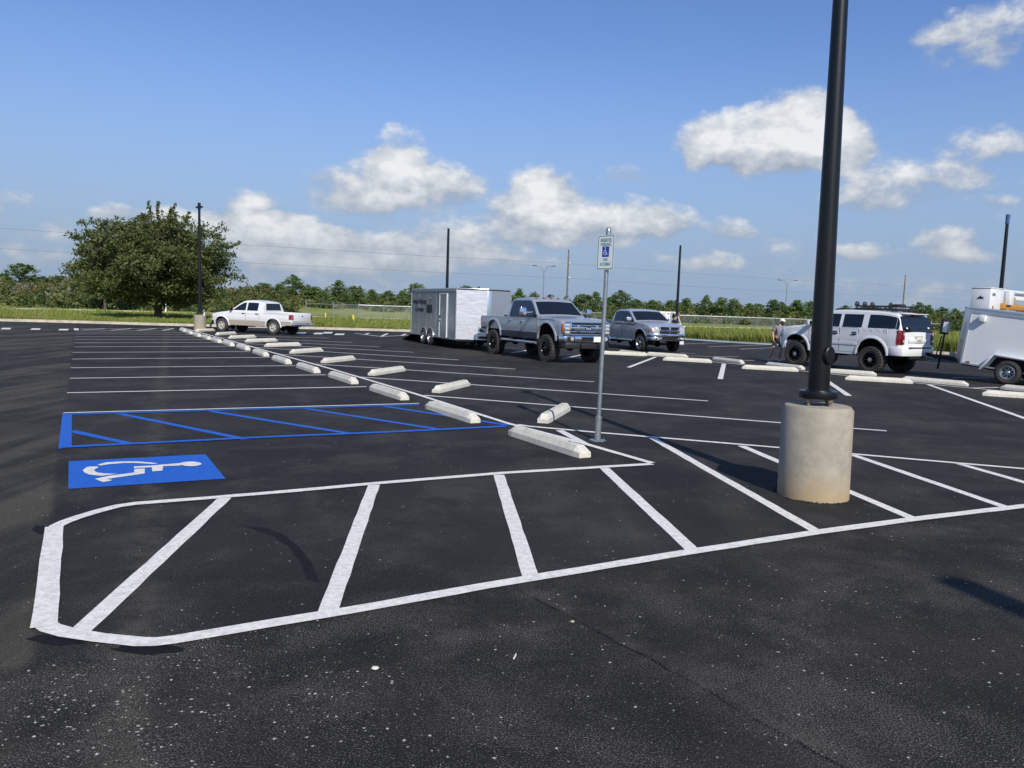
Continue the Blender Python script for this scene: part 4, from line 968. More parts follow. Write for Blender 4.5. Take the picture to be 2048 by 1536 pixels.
    pa = noise(1.5, 4, .6); p1 = G(250, 1490); vv = N.new('ShaderNodeVectorMath'); vv.operation = 'DISTANCE'; L.new(P, vv.inputs[0]); vv.inputs[1].default_value = p1
    p2 = G(1560, 1330); v2 = N.new('ShaderNodeVectorMath'); v2.operation = 'DISTANCE'; L.new(P, v2.inputs[0]); v2.inputs[1].default_value = p2
    dens = mth('ADD', mth('MULTIPLY', rng_(pa, .42, .74), .15), mth('MULTIPLY', rng_(vv.outputs['Value'], 1.7, .2), mth('MULTIPLY', rng_(pa, .38, .54), 1.0)))
    dens = mth('ADD', mth('ADD', dens, mth('MULTIPLY', rng_(v2.outputs['Value'], 2.1, .2), .09)), .03)
    dens = mth('MULTIPLY', dens, mth('ADD', mth('MULTIPLY', near, .6), .4))
    sel = mth('LESS_THAN', sx.outputs[0], dens)
    sz = mth('MULTIPLY_ADD', mth('POWER', sx.outputs[1], 2.2), .26, .05)
    speck = mth('MULTIPLY', sel, mth('LESS_THAN', mth('ADD', vo.outputs['Distance'], mth('MULTIPLY', mth('SUBTRACT', g1, .5), .9)), sz))
    c = mix(mth('MULTIPLY', speck, mth('MULTIPLY_ADD', sx.outputs[2], .85, .12)), c, (.62, .60, .56))
    L.new(c, b.inputs['Base Color'])
    b.inputs['Roughness'].default_value = .80; b.inputs['Specular IOR Level'].default_value = .18
    bp = N.new('ShaderNodeBump'); bp.inputs['Strength'].default_value = .7; bp.inputs['Distance'].default_value = .010
    L.new(g2, bp.inputs['Height']); L.new(bp.outputs[0], b.inputs['Normal'])
    return m
MT['asphalt'] = asphalt_mat()
lot = MB()
poly = [(k.x, k.y) for k in K]
poly = [(poly[0][0], -40)]+poly+[(poly[-1][0], -40)]
bm = bmesh.new(); vs = [bm.verts.new((x, y, 0)) for x, y in poly]; bm.faces.new(vs); bmesh.ops.triangulate(bm, faces=bm.faces)
me = bpy.data.meshes.new('parking_lot'); bm.to_mesh(me); bm.free(); me.materials.append(MT['asphalt'])
if me.polygons[0].normal.z < 0: me.flip_normals()
tag(bpy.data.objects.new('parking_lot', me), kind='structure'); col.objects.link(bpy.data.objects['parking_lot'])

def grassmat():
    m = bpy.data.materials.new('grass_field'); N, L = nodes(m); b = N['Principled BSDF']; b.inputs['Roughness'].default_value = .9
    tc = N.new('ShaderNodeTexCoord'); n = N.new('ShaderNodeTexNoise'); n.inputs['Scale'].default_value = .35; n.inputs['Detail'].default_value = 8; n.inputs['Roughness'].default_value = .7
    L.new(tc.outputs['Object'], n.inputs['Vector']); rp = N.new('ShaderNodeValToRGB'); E = rp.color_ramp.elements
    E[0].position = .3; E[0].color = (.12, .155, .034, 1); E[1].position = .72; E[1].color = (.30, .29, .085, 1); k = E.new(.5); k.color = (.20, .235, .05, 1)
    L.new(n.outputs['Fac'], rp.inputs[0])
    # bare reddish soil near the far left kerb
    p = G(-40, 636); v = N.new('ShaderNodeVectorMath'); v.operation = 'DISTANCE'; L.new(tc.outputs['Object'], v.inputs[0]); v.inputs[1].default_value = p
    mr = N.new('ShaderNodeMapRange'); mr.inputs[1].default_value = 7; mr.inputs[2].default_value = 2; mr.inputs[3].default_value = 0; mr.inputs[4].default_value = .8; L.new(v.outputs['Value'], mr.inputs[0])
    mx = N.new('ShaderNodeMix'); mx.data_type = 'RGBA'; mx.inputs[7].default_value = (.36, .17, .08, 1); L.new(mr.outputs[0], mx.inputs[0]); L.new(rp.outputs[0], mx.inputs[6])
    L.new(mx.outputs[2], b.inputs['Base Color']); return m
MT['field'] = grassmat()
def terrain(x, y):
    ky = interp([(k.x, k.y) for k in K], x)
    d = max(0, y-ky); z = .10+.05*math.sin(x*.31)*math.sin(y*.23)*min(1, d/4)
    # low bank beyond the path on the left
    b = max(0, min(1, (y-88)/10))*max(0, min(1, (10-x)/50))
    return z+1.1*b+.25*max(0, min(1, (y-100)/30))
xs = sorted(set([k.x for k in K]+list(np.linspace(K[0].x, K[-1].x, 160))+[-900, 900]))
ds = [0, .4, 1, 2, 4, 6, 9, 12, 16, 20, 25, 30, 36, 42, 48, 54, 60, 70, 85, 110, 150, 220, 400, 900, 2500]
vs = []; fs = []
for x in xs:
    ky = interp([(k.x, k.y) for k in K], x)
    for d in ds: vs.append((x*(1+max(0, d-400)/900), ky+d, terrain(x, ky+d)))
nd = len(ds)
for i in range(len(xs)-1):
    for j in range(nd-1): q = i*nd+j; fs.append((q, q+nd, q+nd+1, q+1))
f = MB(); f.add(vs, fs); o = f.build('ground', MT['field'], None, smooth=60); tag(o, kind='structure')
# kerb
def strip3(name, pts, w, z0, z1, m, kind='structure', side=1):
    vs = []; fs = []; n = len(pts)
    for i, p in enumerate(pts):
        a = pts[max(0, i-1)]; b = pts[min(n-1, i+1)]; d = (b-a).normalized(); nn = Vector((-d.y, d.x, 0))*side
        for o, z in ((0, z0), (.02, z1-.01), (.035, z1), (w, z1), (w, z0)): q = p+nn*(o-.01); vs.append((q.x, q.y, z))
    for i in range(n-1):
        for j in range(4): q = i*5+j; fs.append((q, q+1, q+6, q+5))
    mb = MB(); mb.add(vs, fs); o = mb.build(name, m, None, smooth=30); tag(o, kind=kind); return o
def resample(P, step):
    out = [P[0]]
    for a, b in zip(P[:-1], P[1:]):
        n = max(1, int((b-a).length/step))
        for k in range(1, n+1): out.append(a+(b-a)*k/n)
    return out
strip3('kerb', resample(K[:15]+[G(1360, 678.8)], 3), .18, -.02, .15, MT['kerb_concrete'])
strip3('kerb', resample([G(1720, 700), K[19], K[20], K[21], K[22]], 3), .18, -.02, .15, MT['kerb_concrete'])
# footpath beyond the grass
path = [(-700, 601), (-300, 610), (0, 618.3), (160, 621), (300, 624.5), (440, 628), (600, 633), (720, 637.2), (820, 640), (1000, 645), (1300, 652), (1450, 656), (1560, 658), (1900, 667), (2500, 684)]
strip3('footpath', resample([Vector((q.x, q.y, 0)) for q in (G(a, b, .12) for a, b in path)], 5), 1.6, .05, .22, MT['kerb_concrete'])

# ------------------------------------------------------------------ painted markings
def paintmat(name, colr, wear=(.45, .45, .46)):
    m = bpy.data.materials.new(name); N, L = nodes(m); b = N['Principled BSDF']; b.inputs['Roughness'].default_value = .6
    tc = N.new('ShaderNodeTexCoord')
    def nz(s, d=4, r=.6):
        n = N.new('ShaderNodeTexNoise'); n.inputs['Scale'].default_value = s; n.inputs['Detail'].default_value = d; n.inputs['Roughness'].default_value = r; L.new(tc.outputs['Object'], n.inputs['Vector']); return n.outputs['Fac']
    def mr(v, a, b_, c, d):
        n = N.new('ShaderNodeMapRange'); n.inputs[1].default_value = a; n.inputs[2].default_value = b_; n.inputs[3].default_value = c; n.inputs[4].default_value = d; L.new(v, n.inputs[0]); return n.outputs[0]
    def mx(f, a, c):
        n = N.new('ShaderNodeMix'); n.data_type = 'RGBA'; L.new(f, n.inputs[0])
        if isinstance(a, tuple): n.inputs[6].default_value = (*a, 1)
        else: L.new(a, n.inputs[6])
        n.inputs[7].default_value = (*c, 1); return n.outputs[2]
    c = mx(mr(nz(17, 6, .8), .42, .62, 0, .85), colr, tuple(x*.66 for x in colr))
    c = mx(mr(nz(110, 3, .8), .54, .66, 0, .6), c, tuple(x*.45+.02 for x in colr))
    c = mx(mr(nz(60, 3, .8), .655, .69, 0, .9), c, (.06, .06, .06))
    L.new(c, b.inputs['Base Color'])
    bp = N.new('ShaderNodeBump'); bp.inputs['Strength'].default_value = .5; bp.inputs['Distance'].default_value = .004; L.new(nz(140), bp.inputs['Height']); L.new(bp.outputs[0], b.inputs['Normal'])
    return m
MT['line_white'] = paintmat('white_line_paint', (.86, .83, .77)); MT['line_blue'] = paintmat('blue_line_paint', (.010, .125, .60)); MT['touch_up'] = mat('black_touch_up', (.0105, .0108, .0135), .8, spec=.2, var=.4, vscale=9, bump=.5, bscale=80)
class Strips:
    def __init__(s): s.mb = MB(); s.k = 0
    def line(s, pxs, w, z, ext=0.0, jit=.004):
        P = [G(*q) if not isinstance(q, Vector) else q for q in pxs]; P = resample(P, .22); n = len(P); vs = []; fs = []
        if ext: P[-1] = P[-1]+(P[-1]-P[-2]).normalized()*ext
        for i, p in enumerate(P):
            a = P[max(0, i-1)]; b = P[min(n-1, i+1)]; d = (b-a).normalized(); nn = Vector((-d.y, d.x, 0))
            j1, j2 = random.uniform(-jit, jit), random.uniform(-jit, jit)
            for o in (-w/2+j1, w/2+j2): q = p+nn*o; vs.append((q.x, q.y, z))
        for i in range(n-1): fs.append((2*i, 2*i+2, 2*i+3, 2*i+1))
        s.mb.add(vs, fs)
    def poly(s, pxs, z):
        P = [G(*q) for q in pxs]; s.mb.add([(p.x, p.y, z) for p in P], [tuple(range(len(P)))])
    def build(s, name, m, kind='structure'):
        o = s.mb.build(name, m, None, fix=False)
        bm = bmesh.new(); bm.from_mesh(o.data)
        for f_ in bm.faces:
            f_.normal_update()
            if f_.normal.z < 0: f_.normal_flip()
        bm.to_mesh(o.data); bm.free()
        if kind: tag(o, kind=kind)
        return o
ends = [(134, 786), (139.5, 757), (141.5, 736), (144, 718.5), (145, 705), (148, 694), (148, 686), (150, 679), (150, 673.5), (152, 668), (152, 664)]
rts = [(733, 773.8), (652, 750), (590, 731.6), (541, 715), (500, 703.5), (468, 692.8), (441, 685), (418, 679.2), (399, 674), (383, 669), (368, 665.4)]
S = Strips()
for a, b in zip(ends, rts): S.line([a, b], .10, .006)
for a, b in (((848, 791), (1773, 862.3)), ((720, 754.3), (1416, 802.3)), ((630, 728.4), (1188.5, 764)), ((557, 708.8), (1031, 738.5)), ((500, 694.5), (917, 720)),
             ((467, 686), (826.8, 704.7)), ((447, 680), (759.7, 693.7)), ((427, 674), (703.5, 685)), ((486, 671.7), (657, 676.6)),
             ((1363, 688), (1480, 684.4)), ((1416.4, 693.5), (1543, 689.6)), ((1480, 698.4), (1546, 695.6)), ((1360, 705.8), (1391, 707)), ((1374.6, 712), (1477, 714)), ((1481.6, 720.8), (1512, 721.3)),
             ((1907, 755.5), (1980, 756.3)), ((1842, 721.7), (1876, 720.4)), ((1943.8, 776.4), (1998, 775)), ((1762, 741.6), (1800, 742.5))): S.line([a, b], .10, .006)
for a, b, w in (((1311, 714.2), (1257, 735), .14), ((1448, 727.6), (1440.5, 758.4), .15), ((1648, 757.8), (1697.7, 792), .15), ((1856.5, 769.3), (2300, 925), .13), ((1022, 706.2), (1055.7, 700.6), .12), ((1123, 719), (1173, 707.2), .12)): S.line([a, b], w, .006)
S.build('stall_lines', MT['line_white'])
S = Strips(); S.line([(362, 655), (377.6, 659.3), (468, 684), (659.6, 737.7), (828, 787.7), (1015.8, 848), (1160, 886), (1304, 927.7)], .105, .012)
S.line([(1216, 703), (1288, 710.5), (1476, 729), (1612.6, 743.5), (1683, 750.8), (1825, 766), (1967, 779), (2300, 812)], .12, .012)
S.line([(1036, 850), (1054, 853), (1188.6, 865.3), (1551.6, 895.6), (1700, 908.4), (1912.5, 926.9), (2048, 938.6), (2500, 977)], .105, .009)
S.build('centre_line', MT['line_white'])
S = Strips()
S.line([(1304, 929), (1000, 947.5), (750, 968), (580, 983.6), (420, 997), (270, 1008.5), (235, 1014), (195, 1024), (155, 1036), (130, 1045), (114, 1053), (107, 1062)], .108, .009)
S.line([(109, 1055), (104, 1100), (88, 1256)], .13, .011)
S.line([(88, 1249), (101, 1258), (134, 1268), (200, 1278), (280, 1286), (312, 1286), (350, 1281), (470, 1261), (700, 1223), (958, 1176), (1049, 1160.5), (1363, 1108), (1628, 1066.6), (1821, 1040.3), (2048, 1013.3), (2350, 978)], .113, .009)
S.build('island_outline', MT['line_white'])
S = Strips()
for a, b in (((450, 996), (160, 1264)), ((748, 970), (655, 1227)), ((998, 950), (1062, 1157)), ((1208, 936), (1388, 1103)), ((1305, 876.5), (1634, 1064)), ((1483, 892), (1827, 1038)), ((1702, 909), (2012, 1015)), ((1919, 928), (2260, 1025)), ((1119, 861), (1176, 891))): S.line([a, b], .118, .004)
S.build('island_hatching', MT['line_white'])
S = Strips(); S.line([(155, 660.6), (260, 661.4), (352, 661.6)], .12, .009); S.line([(152, 657.6), (250, 657.2), (350, 656.6)], .12, .009); S.line([(153, 661), (152, 657)], .2, .011)
for a, b in (((165, 660), (210, 657.6)), ((222, 660.6), (262, 657.4)), ((275, 661), (312, 657.2)), ((325, 661), (347, 657.2))): S.line([a, b], .14, .006)
S.line([(709, 667), (729.5, 669.2), (762.4, 673.3), (825, 670.4)], .14, .009)
for a, b in (((731, 669), (737.7, 666.5)), ((762.4, 673), (775.3, 667.2)), ((803.4, 671.2), (811.6, 667.8))): S.line([a, b], .16, .006)
S.build('far_island_lines', MT['line_white'])
S = Strips()
for x, y in ((12, 657.3), (71, 658.2), (127, 659.4), (602, 666.6), (637, 667), (655, 665.5), (679, 668.6)): S.poly([(x-11, y+1.5), (x+8, y+1.6), (x+11, y-1.3), (x-7, y-1.4)], .006)
S.build('crosswalk_dashes', MT['line_white'])
# blue access aisle
S = Strips()
S.line([(127, 829.6), (838, 810.2)], .13, .008); S.poly([(125, 826.5), (144, 829.5), (143.5, 894.6), (116.6, 899)], .006); S.line([(120, 895.6), (263, 888.6), (500, 876.5), (800, 864), (1010, 853.6)], .12, .010)
for a, b in (((142, 862), (266, 889)), ((238.7, 827.6), (492, 879)), ((421.8, 822.7), (703, 868)), ((606, 816.5), (885, 860)), ((765, 812), (1018, 851))): S.line([a, b], .12, .004)
S.build('access_aisle_markings', MT['line_blue'])
S = Strips(); S.line([(127, 827.2), (838, 808)], .075, .013); S.build('stall_lines', MT['line_white'])
# wheelchair marking
z2 = lambda pts: [(80+x/4.096, 780+y/4.096) for x, y in pts]
S = Strips(); S.poly(z2([(235, 588), (1355, 530), (1520, 730), (232, 815)]), .006); wc = S.build('wheelchair_marking', MT['line_blue'], None)
tag(wc, 'blue painted rectangle with white wheelchair symbol, beside the blue striped aisle', 'pavement marking')
S = Strips()
S.poly(z2([(470, 620), (540, 600), (680, 592), (800, 593), (900, 600), (970, 609), (925, 614), (800, 606), (690, 605), (560, 616), (500, 627)]), .011)
S.poly(z2([(350, 665), (380, 641), (410, 635), (475, 634), (476, 645), (448, 658), (446, 670), (470, 684), (530, 692), (635, 694), (500, 711), (410, 702), (365, 685)]), .011)
S.poly(z2([(450, 736), (560, 712), (770, 684), (774, 655), (858, 650), (858, 692), (545, 737), (590, 745), (580, 752), (515, 763)]), .011)
S.poly(z2([(770, 634), (905, 627), (1150, 606), (1152, 626), (1010, 631), (1003, 668), (920, 675), (915, 640), (770, 648)]), .011)
S.poly(z2([(1235+88*math.cos(2*PI*i/20), 615+19*math.sin(2*PI*i/20)) for i in range(20)]), .014)
sy = S.build('symbol', MT['line_white'], None); sy.parent = wc
# black touch-up paint and rubber marks
S = Strips()
def blob(cx, cy, rx, ry, sl=0): S.poly([(cx+rx*math.cos(2*PI*i/18)*(1+.12*math.sin(i*2.3)), cy+sl*rx*math.cos(2*PI*i/18)/2+ry*math.sin(2*PI*i/18)*(1+.2*math.sin(i*1.7))) for i in range(18)], .002)
blob(112, 1281, 56, 9, .12); blob(296, 1299, 70, 10, .02); blob(80, 1059, 15, 8)
S.poly([(486, 1051), (530, 1056), (566, 1068), (600, 1096), (622, 1125), (640, 1165), (614, 1158), (600, 1122), (575, 1092), (545, 1072), (505, 1058)], .002)
S.build('dark_touch_up_patches', MT['touch_up'])
# ------------------------------------------------------------------ wheel stops
def stop_mesh():
    L_, w, h = .915, .105, .145
    sec = [(-w, 0), (-w*.96, .075), (-.052, h), (.052, h), (w*.96, .075), (w, 0)]
    st = [(-L_, 1, 1.0, 0), (-L_+.005, .98, 1, 0)]
    vs = []; fs = []
    prof = [(-L_, .60, .80), (-L_+.11, 1, 1), (L_-.11, 1, 1), (L_, .60, .80)]
    rows = []
    for x, ks, kt in ((-L_, .86, .45), (-L_+.12, 1, 1), (L_-.12, 1, 1), (L_, .86, .45)):
        rows.append([(x if z < .1 else (x if abs(x) < L_-.05 else x*(1-.0)), y*ks, z if z < .05 else z*(kt if z > .1 else .85+.15*kt)) for y, z in sec])
    mb = MB(); n = len(sec)
    for r_ in rows: vs += r_
    for j in range(3):
        for i in range(n): fs.append((j*n+i, j*n+(i+1) % n, (j+1)*n+(i+1) % n, (j+1)*n+i))
    fs += [tuple(range(n)), tuple(range(4*n-1, 3*n-1, -1))]
    mb.add(vs, fs); return mb
st0 = stop_mesh().build('wheel_stop', MT['stop_concrete'], None, bevel=.0035, segs=1)
hm = MB()
for x in (-.55, .55):
    hm = MB(); hm.cyl((x, 0, .1445), (x, 0, .147), .018, n=12); hm.build('pin_hole', MT['under'], st0)
def put_stop(a, b, side, label, group, first=[True], L=None):
    """a,b pixel ends of the near bottom edge; side: offset direction of body from the edge"""
    A, B = G(*a), G(*b); d = (B-A).normalized(); n = Vector((-d.y, d.x, 0))
    if n.y < 0: n = -n
    mid = (A+B)/2 if L is None else (B-d*.915 if L == 'b' else A+d*.915)
    c = mid+n*.10
    o = st0 if first[0] else copy_tree(st0); first[0] = False
    o.location = (c.x, c.y, 0); o.rotation_euler = (0, 0, math.atan2(d.y, d.x)); tag(o, label, 'wheel stop', group)
ordn = ['first', 'second', 'third', 'fourth', 'fifth', 'sixth', 'seventh', 'eighth', 'ninth', 'tenth', 'eleventh', 'twelfth', 'thirteenth', 'fourteenth']
left = [((1003, 870), (1157, 917)), ((840.6, 815), (939.7, 847)), ((731.6, 776.7), (800, 801)), ((649.8, 752.3), (701, 768.7)), ((588, 732.3), (626.6, 746.7)), ((539.5, 710.8), (570.5, 728.6)), ((500.4, 699.8), (526.5, 713.2)), ((468, 691.3), (490, 701)), ((441, 685.2), (459.4, 692.5)), ((418, 679), (435, 686)), ((398.4, 673), (414.2, 679.5)), ((382.5, 668), (394.7, 673.7)), ((367.8, 663.8), (378.8, 668.6)), ((355.6, 660.5), (366.6, 664))]
dirL = (G(1157, 917)-G(468, 691.3)).normalized()
for i, (a, b) in enumerate(left):
    B_ = G(*b)
    A_ = B_-dirL*1.83
    # re-express through the ground points themselves
    c = (A_+B_)/2; n = Vector((-dirL.y, dirL.x, 0)); n = n if n.y > 0 else -n; c = c+n*.10
    o = st0 if i == 0 else copy_tree(st0); put_stop.__defaults__[0][0] = False
    o.location = (c.x, c.y, 0); o.rotation_euler = (0, 0, math.atan2(dirL.y, dirL.x))
    lab = 'nearest cream concrete wheel stop, in front of the reserved parking signpost' if i == 0 else '%s wheel stop of the long centre-line row, counted away from the signpost' % ordn[i]
    if i == 13: lab = 'farthest cream concrete wheel stop of the long row on the centre line'
    tag(o, lab, 'wheel stop', 'wheel stops along the centre line')
right = [((1097, 847.7), (1145.3, 819)), ((880, 786.5), (944.7, 770.8)), ((748.7, 751.8), (813.4, 742)), ((652.3, 726.7), (718.2, 719.3)), ((587.6, 707.6), (648.6, 703)), ((535, 694.2), (591.7, 692)), ((496, 685), (548, 683)), ((463, 677.6), (513, 675.4)), ((437.4, 670.8), (482.6, 668)), ((397, 663.4), (417.4, 662.6))]
for i, (a, b) in enumerate(right):
    lab = 'slanted wheel stop crossed by the thin signpost shadow, right of the centre line' if i == 0 else '%s slanted wheel stop right of the centre line, counted away from the signpost' % ordn[i]
    if i == 9: lab = 'short-looking wheel stop right beside the far light pole base'
    put_stop(a, b, 1, lab, 'slanted wheel stops in the angled stalls', L='a')
far = [((1192, 708), (1288.4, 712.5), 'front wheel stop just right of the signpost, below the silver pickup'), ((1228, 705), (1287.4, 711.8), 'rear wheel stop behind the one just right of the signpost'),
       ((1319, 720.5), (1423, 726.3), 'front wheel stop between the two short white ticks, left one'), ((1307, 711.5), (1373, 716), 'rear wheel stop below the grille of the stock-height silver pickup'),
       ((1403, 718), (1481, 727.8), 'rear wheel stop just above the near-vertical short white tick'), ((1476, 737.3), (1597, 743.8), 'front wheel stop left of the big black pole, below the lifted SUV'),
       ((1511, 729), (1602, 739.8), 'rear wheel stop at the feet of the walking person'), ((1655, 745.5), (1751, 752.6), 'rear wheel stop right of the big black pole under the SUV'),
       ((1682, 759.4), (1826, 768), 'front wheel stop below the rear wheel of the lifted SUV'), ((1818, 762.8), (1933, 773), 'rear wheel stop between the SUV and the small white trailer'),
       ((1964.6, 791.5), (2110, 801), 'front wheel stop below the small white trailer, at the right edge'), ((1999.7, 778.5), (2105, 789), 'rear wheel stop under the wheel of the small white trailer')]
for a, b, lab in far: put_stop(a, b, 1, lab, 'wheel stops in the far double row', L='b' if a[0] < 1900 and lab.startswith('front') else 'a' if a[0] > 1900 else 'b')

# ------------------------------------------------------------------ light poles
def light_pole(x, y, H, label, base_h=.95, base_r=.352, r0=.108, r1=.05, cross=True, wrap=False, detail=True, fix_rot=0.0, group='parking lot light poles'):
    p = empty('light_pole', (x, y, 0)); tag(p, label, 'light pole', group)
    b = MB(); n = 48
    b.lathe([(base_r, -.05), (base_r*1.005, .0), (base_r*.995, base_h-.045), (base_r-.03, base_h-.005), (base_r-.05, base_h), (.01, base_h)], 'Z', n)
    b.build('concrete_base', MT['base_concrete'], p, smooth=35)
    zb = base_h+.075
    s = MB(); s.cyl((0, 0, zb), (0, 0, H), r0, r1, 28); s.cyl((0, 0, H), (0, 0, H+.02), r1+.004, r1*.6, 20)
    sh = s.build('shaft', MT['pole'], p, smooth=40)
    bp = MB(); bp.cyl((0, 0, zb), (0, 0, zb+.075), .19, .19, 14); bp.cyl((0, 0, zb+.075), (0, 0, zb+.095), .135, .12, 24); bp.build('base_plate', MT['pole'], p, smooth=30, bevel=.004)
    if detail:
        for k in range(4):
            a = PI/4+PI/2*k-.25; q = MB(); bx_, by_ = .145*math.cos(a), .145*math.sin(a)
            q.cyl((bx_, by_, base_h-.01), (bx_, by_, zb), .018, n=10); q.cyl((bx_, by_, zb-.035), (bx_, by_, zb-.003), .033, n=6); q.build('anchor_bolt', MT['rust'], p, smooth=40)
        hh = MB(); a = R(-64); d = Vector((math.cos(a), math.sin(a), 0)); z = 1.47; rr = r0*.93
        uu = Vector((-d.y, d.x, 0)); vs = []; m_ = 24
        for k_, (off, sc_) in enumerate(((rr-.03, 1), (rr+.026, 1), (rr+.034, .88))):
            for i in range(m_):
                t = 2*PI*i/m_; q = d*off+uu*(.068*sc_*math.cos(t)); vs.append((q.x, q.y, z+.092*sc_*math.sin(t)))
        fs = [(j*m_+i, j*m_+(i+1) % m_, (j+1)*m_+(i+1) % m_, (j+1)*m_+i) for j in range(2) for i in range(m_)]+[tuple(range(2*m_, 3*m_))]
        hh.add(vs, fs); hh.build('handhole_cover', MT['pole'], p, smooth=30)
    if cross:
        c = MB(); c.box((0, 0, H-.18), (.52, .09, .09), rotz(fix_rot)); c.cyl((0, 0, H-.3), (0, 0, H+.04), r1+.02, n=14)
        c.build('cross_bracket', MT['pole'], p, smooth=40)
    if wrap:
        c = MB(); c.cyl((0, 0, H-.42), (0, 0, H+.05), r1+.025, r1+.02, 12); c.box((.07, 0, H-.05), (.12, .03, .16)); c.build('blue_wrap', MT['bluewrap'], p)
    return p
g0 = G(1624, 1005); dd = Vector((g0.x, g0.y, 0)).normalized(); pc = g0+dd*.352
bigp = light_pole(pc.x, pc.y, 7.45, 'big black light pole on a round concrete base in the right foreground', fix_rot=1.2)
bigp.rotation_euler = (0, -R(.9), 0)
q = G(400, 662.5); q = q+Vector((q.x, q.y, 0)).normalized()*.3
light_pole(q.x, q.y, 6.75, 'black light pole with small cross bracket on grey base beside the white pickup', base_h=.85, base_r=.31, r0=.10, r1=.06, detail=False, fix_rot=-.6)
def pole_top(px, py, H, label, **k):
    d = ray(px, py); t = (H-CH)/d.z; light_pole(d.x*t, d.y*t, H, label, detail=False, **k)
pole_top(897, 457, 7.4, 'black light pole rising behind the tall pewter box trailer', cross=False, r0=.12, r1=.085)
pole_top(1361, 491, 7.4, 'plain black light pole rising behind the silver pickup with the open door', cross=False, r0=.12, r1=.085)
pole_top(2016, 431, 7.4, 'black light pole with blue wrapped top behind the utility truck at the right edge', cross=False, wrap=True, r0=.12, r1=.075)
q = G(1946, 1178); sdh = Vector((sd_.x, sd_.y, 0)).normalized()
tt = 7.3/math.tan(SEL); light_pole(q.x+sdh.x*tt, q.y+sdh.y*tt, 7.4, 'black light pole whose shadow tip falls at the lower right', detail=False, cross=False, r0=.15, r1=.14)
# crumbs of loose asphalt round the big base
cm = MB()
for i in range(260):
    a = random.uniform(0, 2*PI); rr = .357+abs(random.gauss(0, .035)); s_ = random.uniform(.004, .012)
    cm.box((pc.x+rr*math.cos(a), pc.y+rr*math.sin(a), s_*.4), (s_*1.6, s_, s_), rotz(a))
tag(cm.build('asphalt_crumbs', mat('loose_asphalt', (.02, .02, .02), .9), None), kind='stuff')

# ------------------------------------------------------------------ sign
def sign_post():
    g = G(1195, 881); top = at(1217.5, 455, g.y); H = top.z; lean = (top.x-g.x)/H
    p = empty('parking_sign', (g.x, g.y, 0)); tag(p, 'reserved parking van accessible sign on a slim galvanised post', 'sign')
    p.rotation_euler = (0, math.atan(lean), 0)
    m = MB(); m.cyl((0, 0, .0), (0, 0, H-.06), .030, n=20); m.build('post', MT['galv'], p, smooth=40)
    m = MB(); m.cyl((0, 0, .01), (0, 0, .34), .044, n=20); m.cyl((0, 0, .31), (0, 0, .345), .048, n=20); m.lathe([(.13, 0), (.13, .008), (.045, .012)], 'Z', 6)
    for k in range(4): m.cyl((.09*math.cos(k*PI/2), .09*math.sin(k*PI/2), 0), (.09*math.cos(k*PI/2), .09*math.sin(k*PI/2), .03), .009, n=6)
    m.build('sleeve', MT['galv'], p, smooth=40)
    m = MB(); m.lathe([(.036, H-.11), (.038, H-.05), (.034, H-.02), (.02, H-.003), (.001, H)], 'Z', 20); m.build('cap', MT['galv'], p, smooth=60)
    a = R(222); nv = Vector((math.cos(a), math.sin(a), 0)); uv = Vector((-nv.y, nv.x, 0))   # uv = reader's right
    zc = H-.10-.245; w, h = .305, .475
    mw = lambda x, z, o: Matrix.Translation(nv*(.034+o)+uv*x+Vector((0, 0, z)))@Matrix((uv, Vector((0, 0, 1)), nv)).transposed().to_4x4()
    def rrect(w, h, r, n=5):
        P = []
        for cx, cy, a0 in ((w/2-r, h/2-r, 0), (-w/2+r, h/2-r, 90), (-w/2+r, -h/2+r, 180), (w/2-r, -h/2+r, 270)):
            for i in range(n+1): t = R(a0+90*i/n); P.append((cx+r*math.cos(t), cy+r*math.sin(t)))
        return P
    def plate(name, mt, W_, H_, r, z0, z1, par, x=0, z=zc):
        b = MB(); b.prism(rrect(W_, H_, r), z0, z1); o = b.build(name, mt, par); o.data.transform(mw(x, z, 0)); return o
    pn = plate('panel', MT['sign_white'], w, h, .03, 0, .003, p)
    plate('border', MT['green'], w-.014, h-.014, .026, .0031, .0036, pn); plate('panel_face', MT['sign_white'], w-.036, h-.036, .018, .0037, .0042, pn)
    def tx(s, z, size, sx=.72): text_mesh('lettering', s, size, MT['green'], pn, mw(0, z, .0046), .0004, .0012, sx=sx)
    tx('RESERVED', zc+.165, .066, .70); tx('PARKING', zc+.108, .062, .74)
    pl = plate('blue_square', MT['sign_blue'], .125, .145, .004, .0043, .0048, pn, z=zc+.01)
    tx('VAN', zc-.100, .058, .72); tx('ACCESSIBLE', zc-.162, .056, .66)
    s = MB(); k = .0055
    def pj(pts, z0=.005, z1=.0056): s.prism([(x*k, y*k) for x, y in pts], z0, z1)
    cs = lambda r, a0, a1, n=14: [(r*math.cos(R(a0+(a1-a0)*i/n)), r*math.sin(R(a0+(a1-a0)*i/n))) for i in range(n+1)]
    pj([(x-1, y-3) for x, y in cs(6, 120, 360)+cs(4.6, 360, 120)]); pj([(x-1.5, y+9) for x, y in cs(1.8, 0, 360, 10)])
    pj([(-2.5, -1), (-.9, -1), (-.6, 6.5), (-2.4, 6.5)]); pj([(-2.5, -1.6), (3.5, -1.6), (6.5, -7.5), (5, -8.2), (2.5, -3), (-2.5, -3)], .0051, .0057); pj([(-1, 2.6), (3.2, 2.6), (3.2, 1.4), (-1, 1.4)], .0052, .0058)
    o = s.build('wheelchair_symbol', MT['sign_white'], pl); o.data.transform(mw(0, zc+.012, 0))
sign_post()

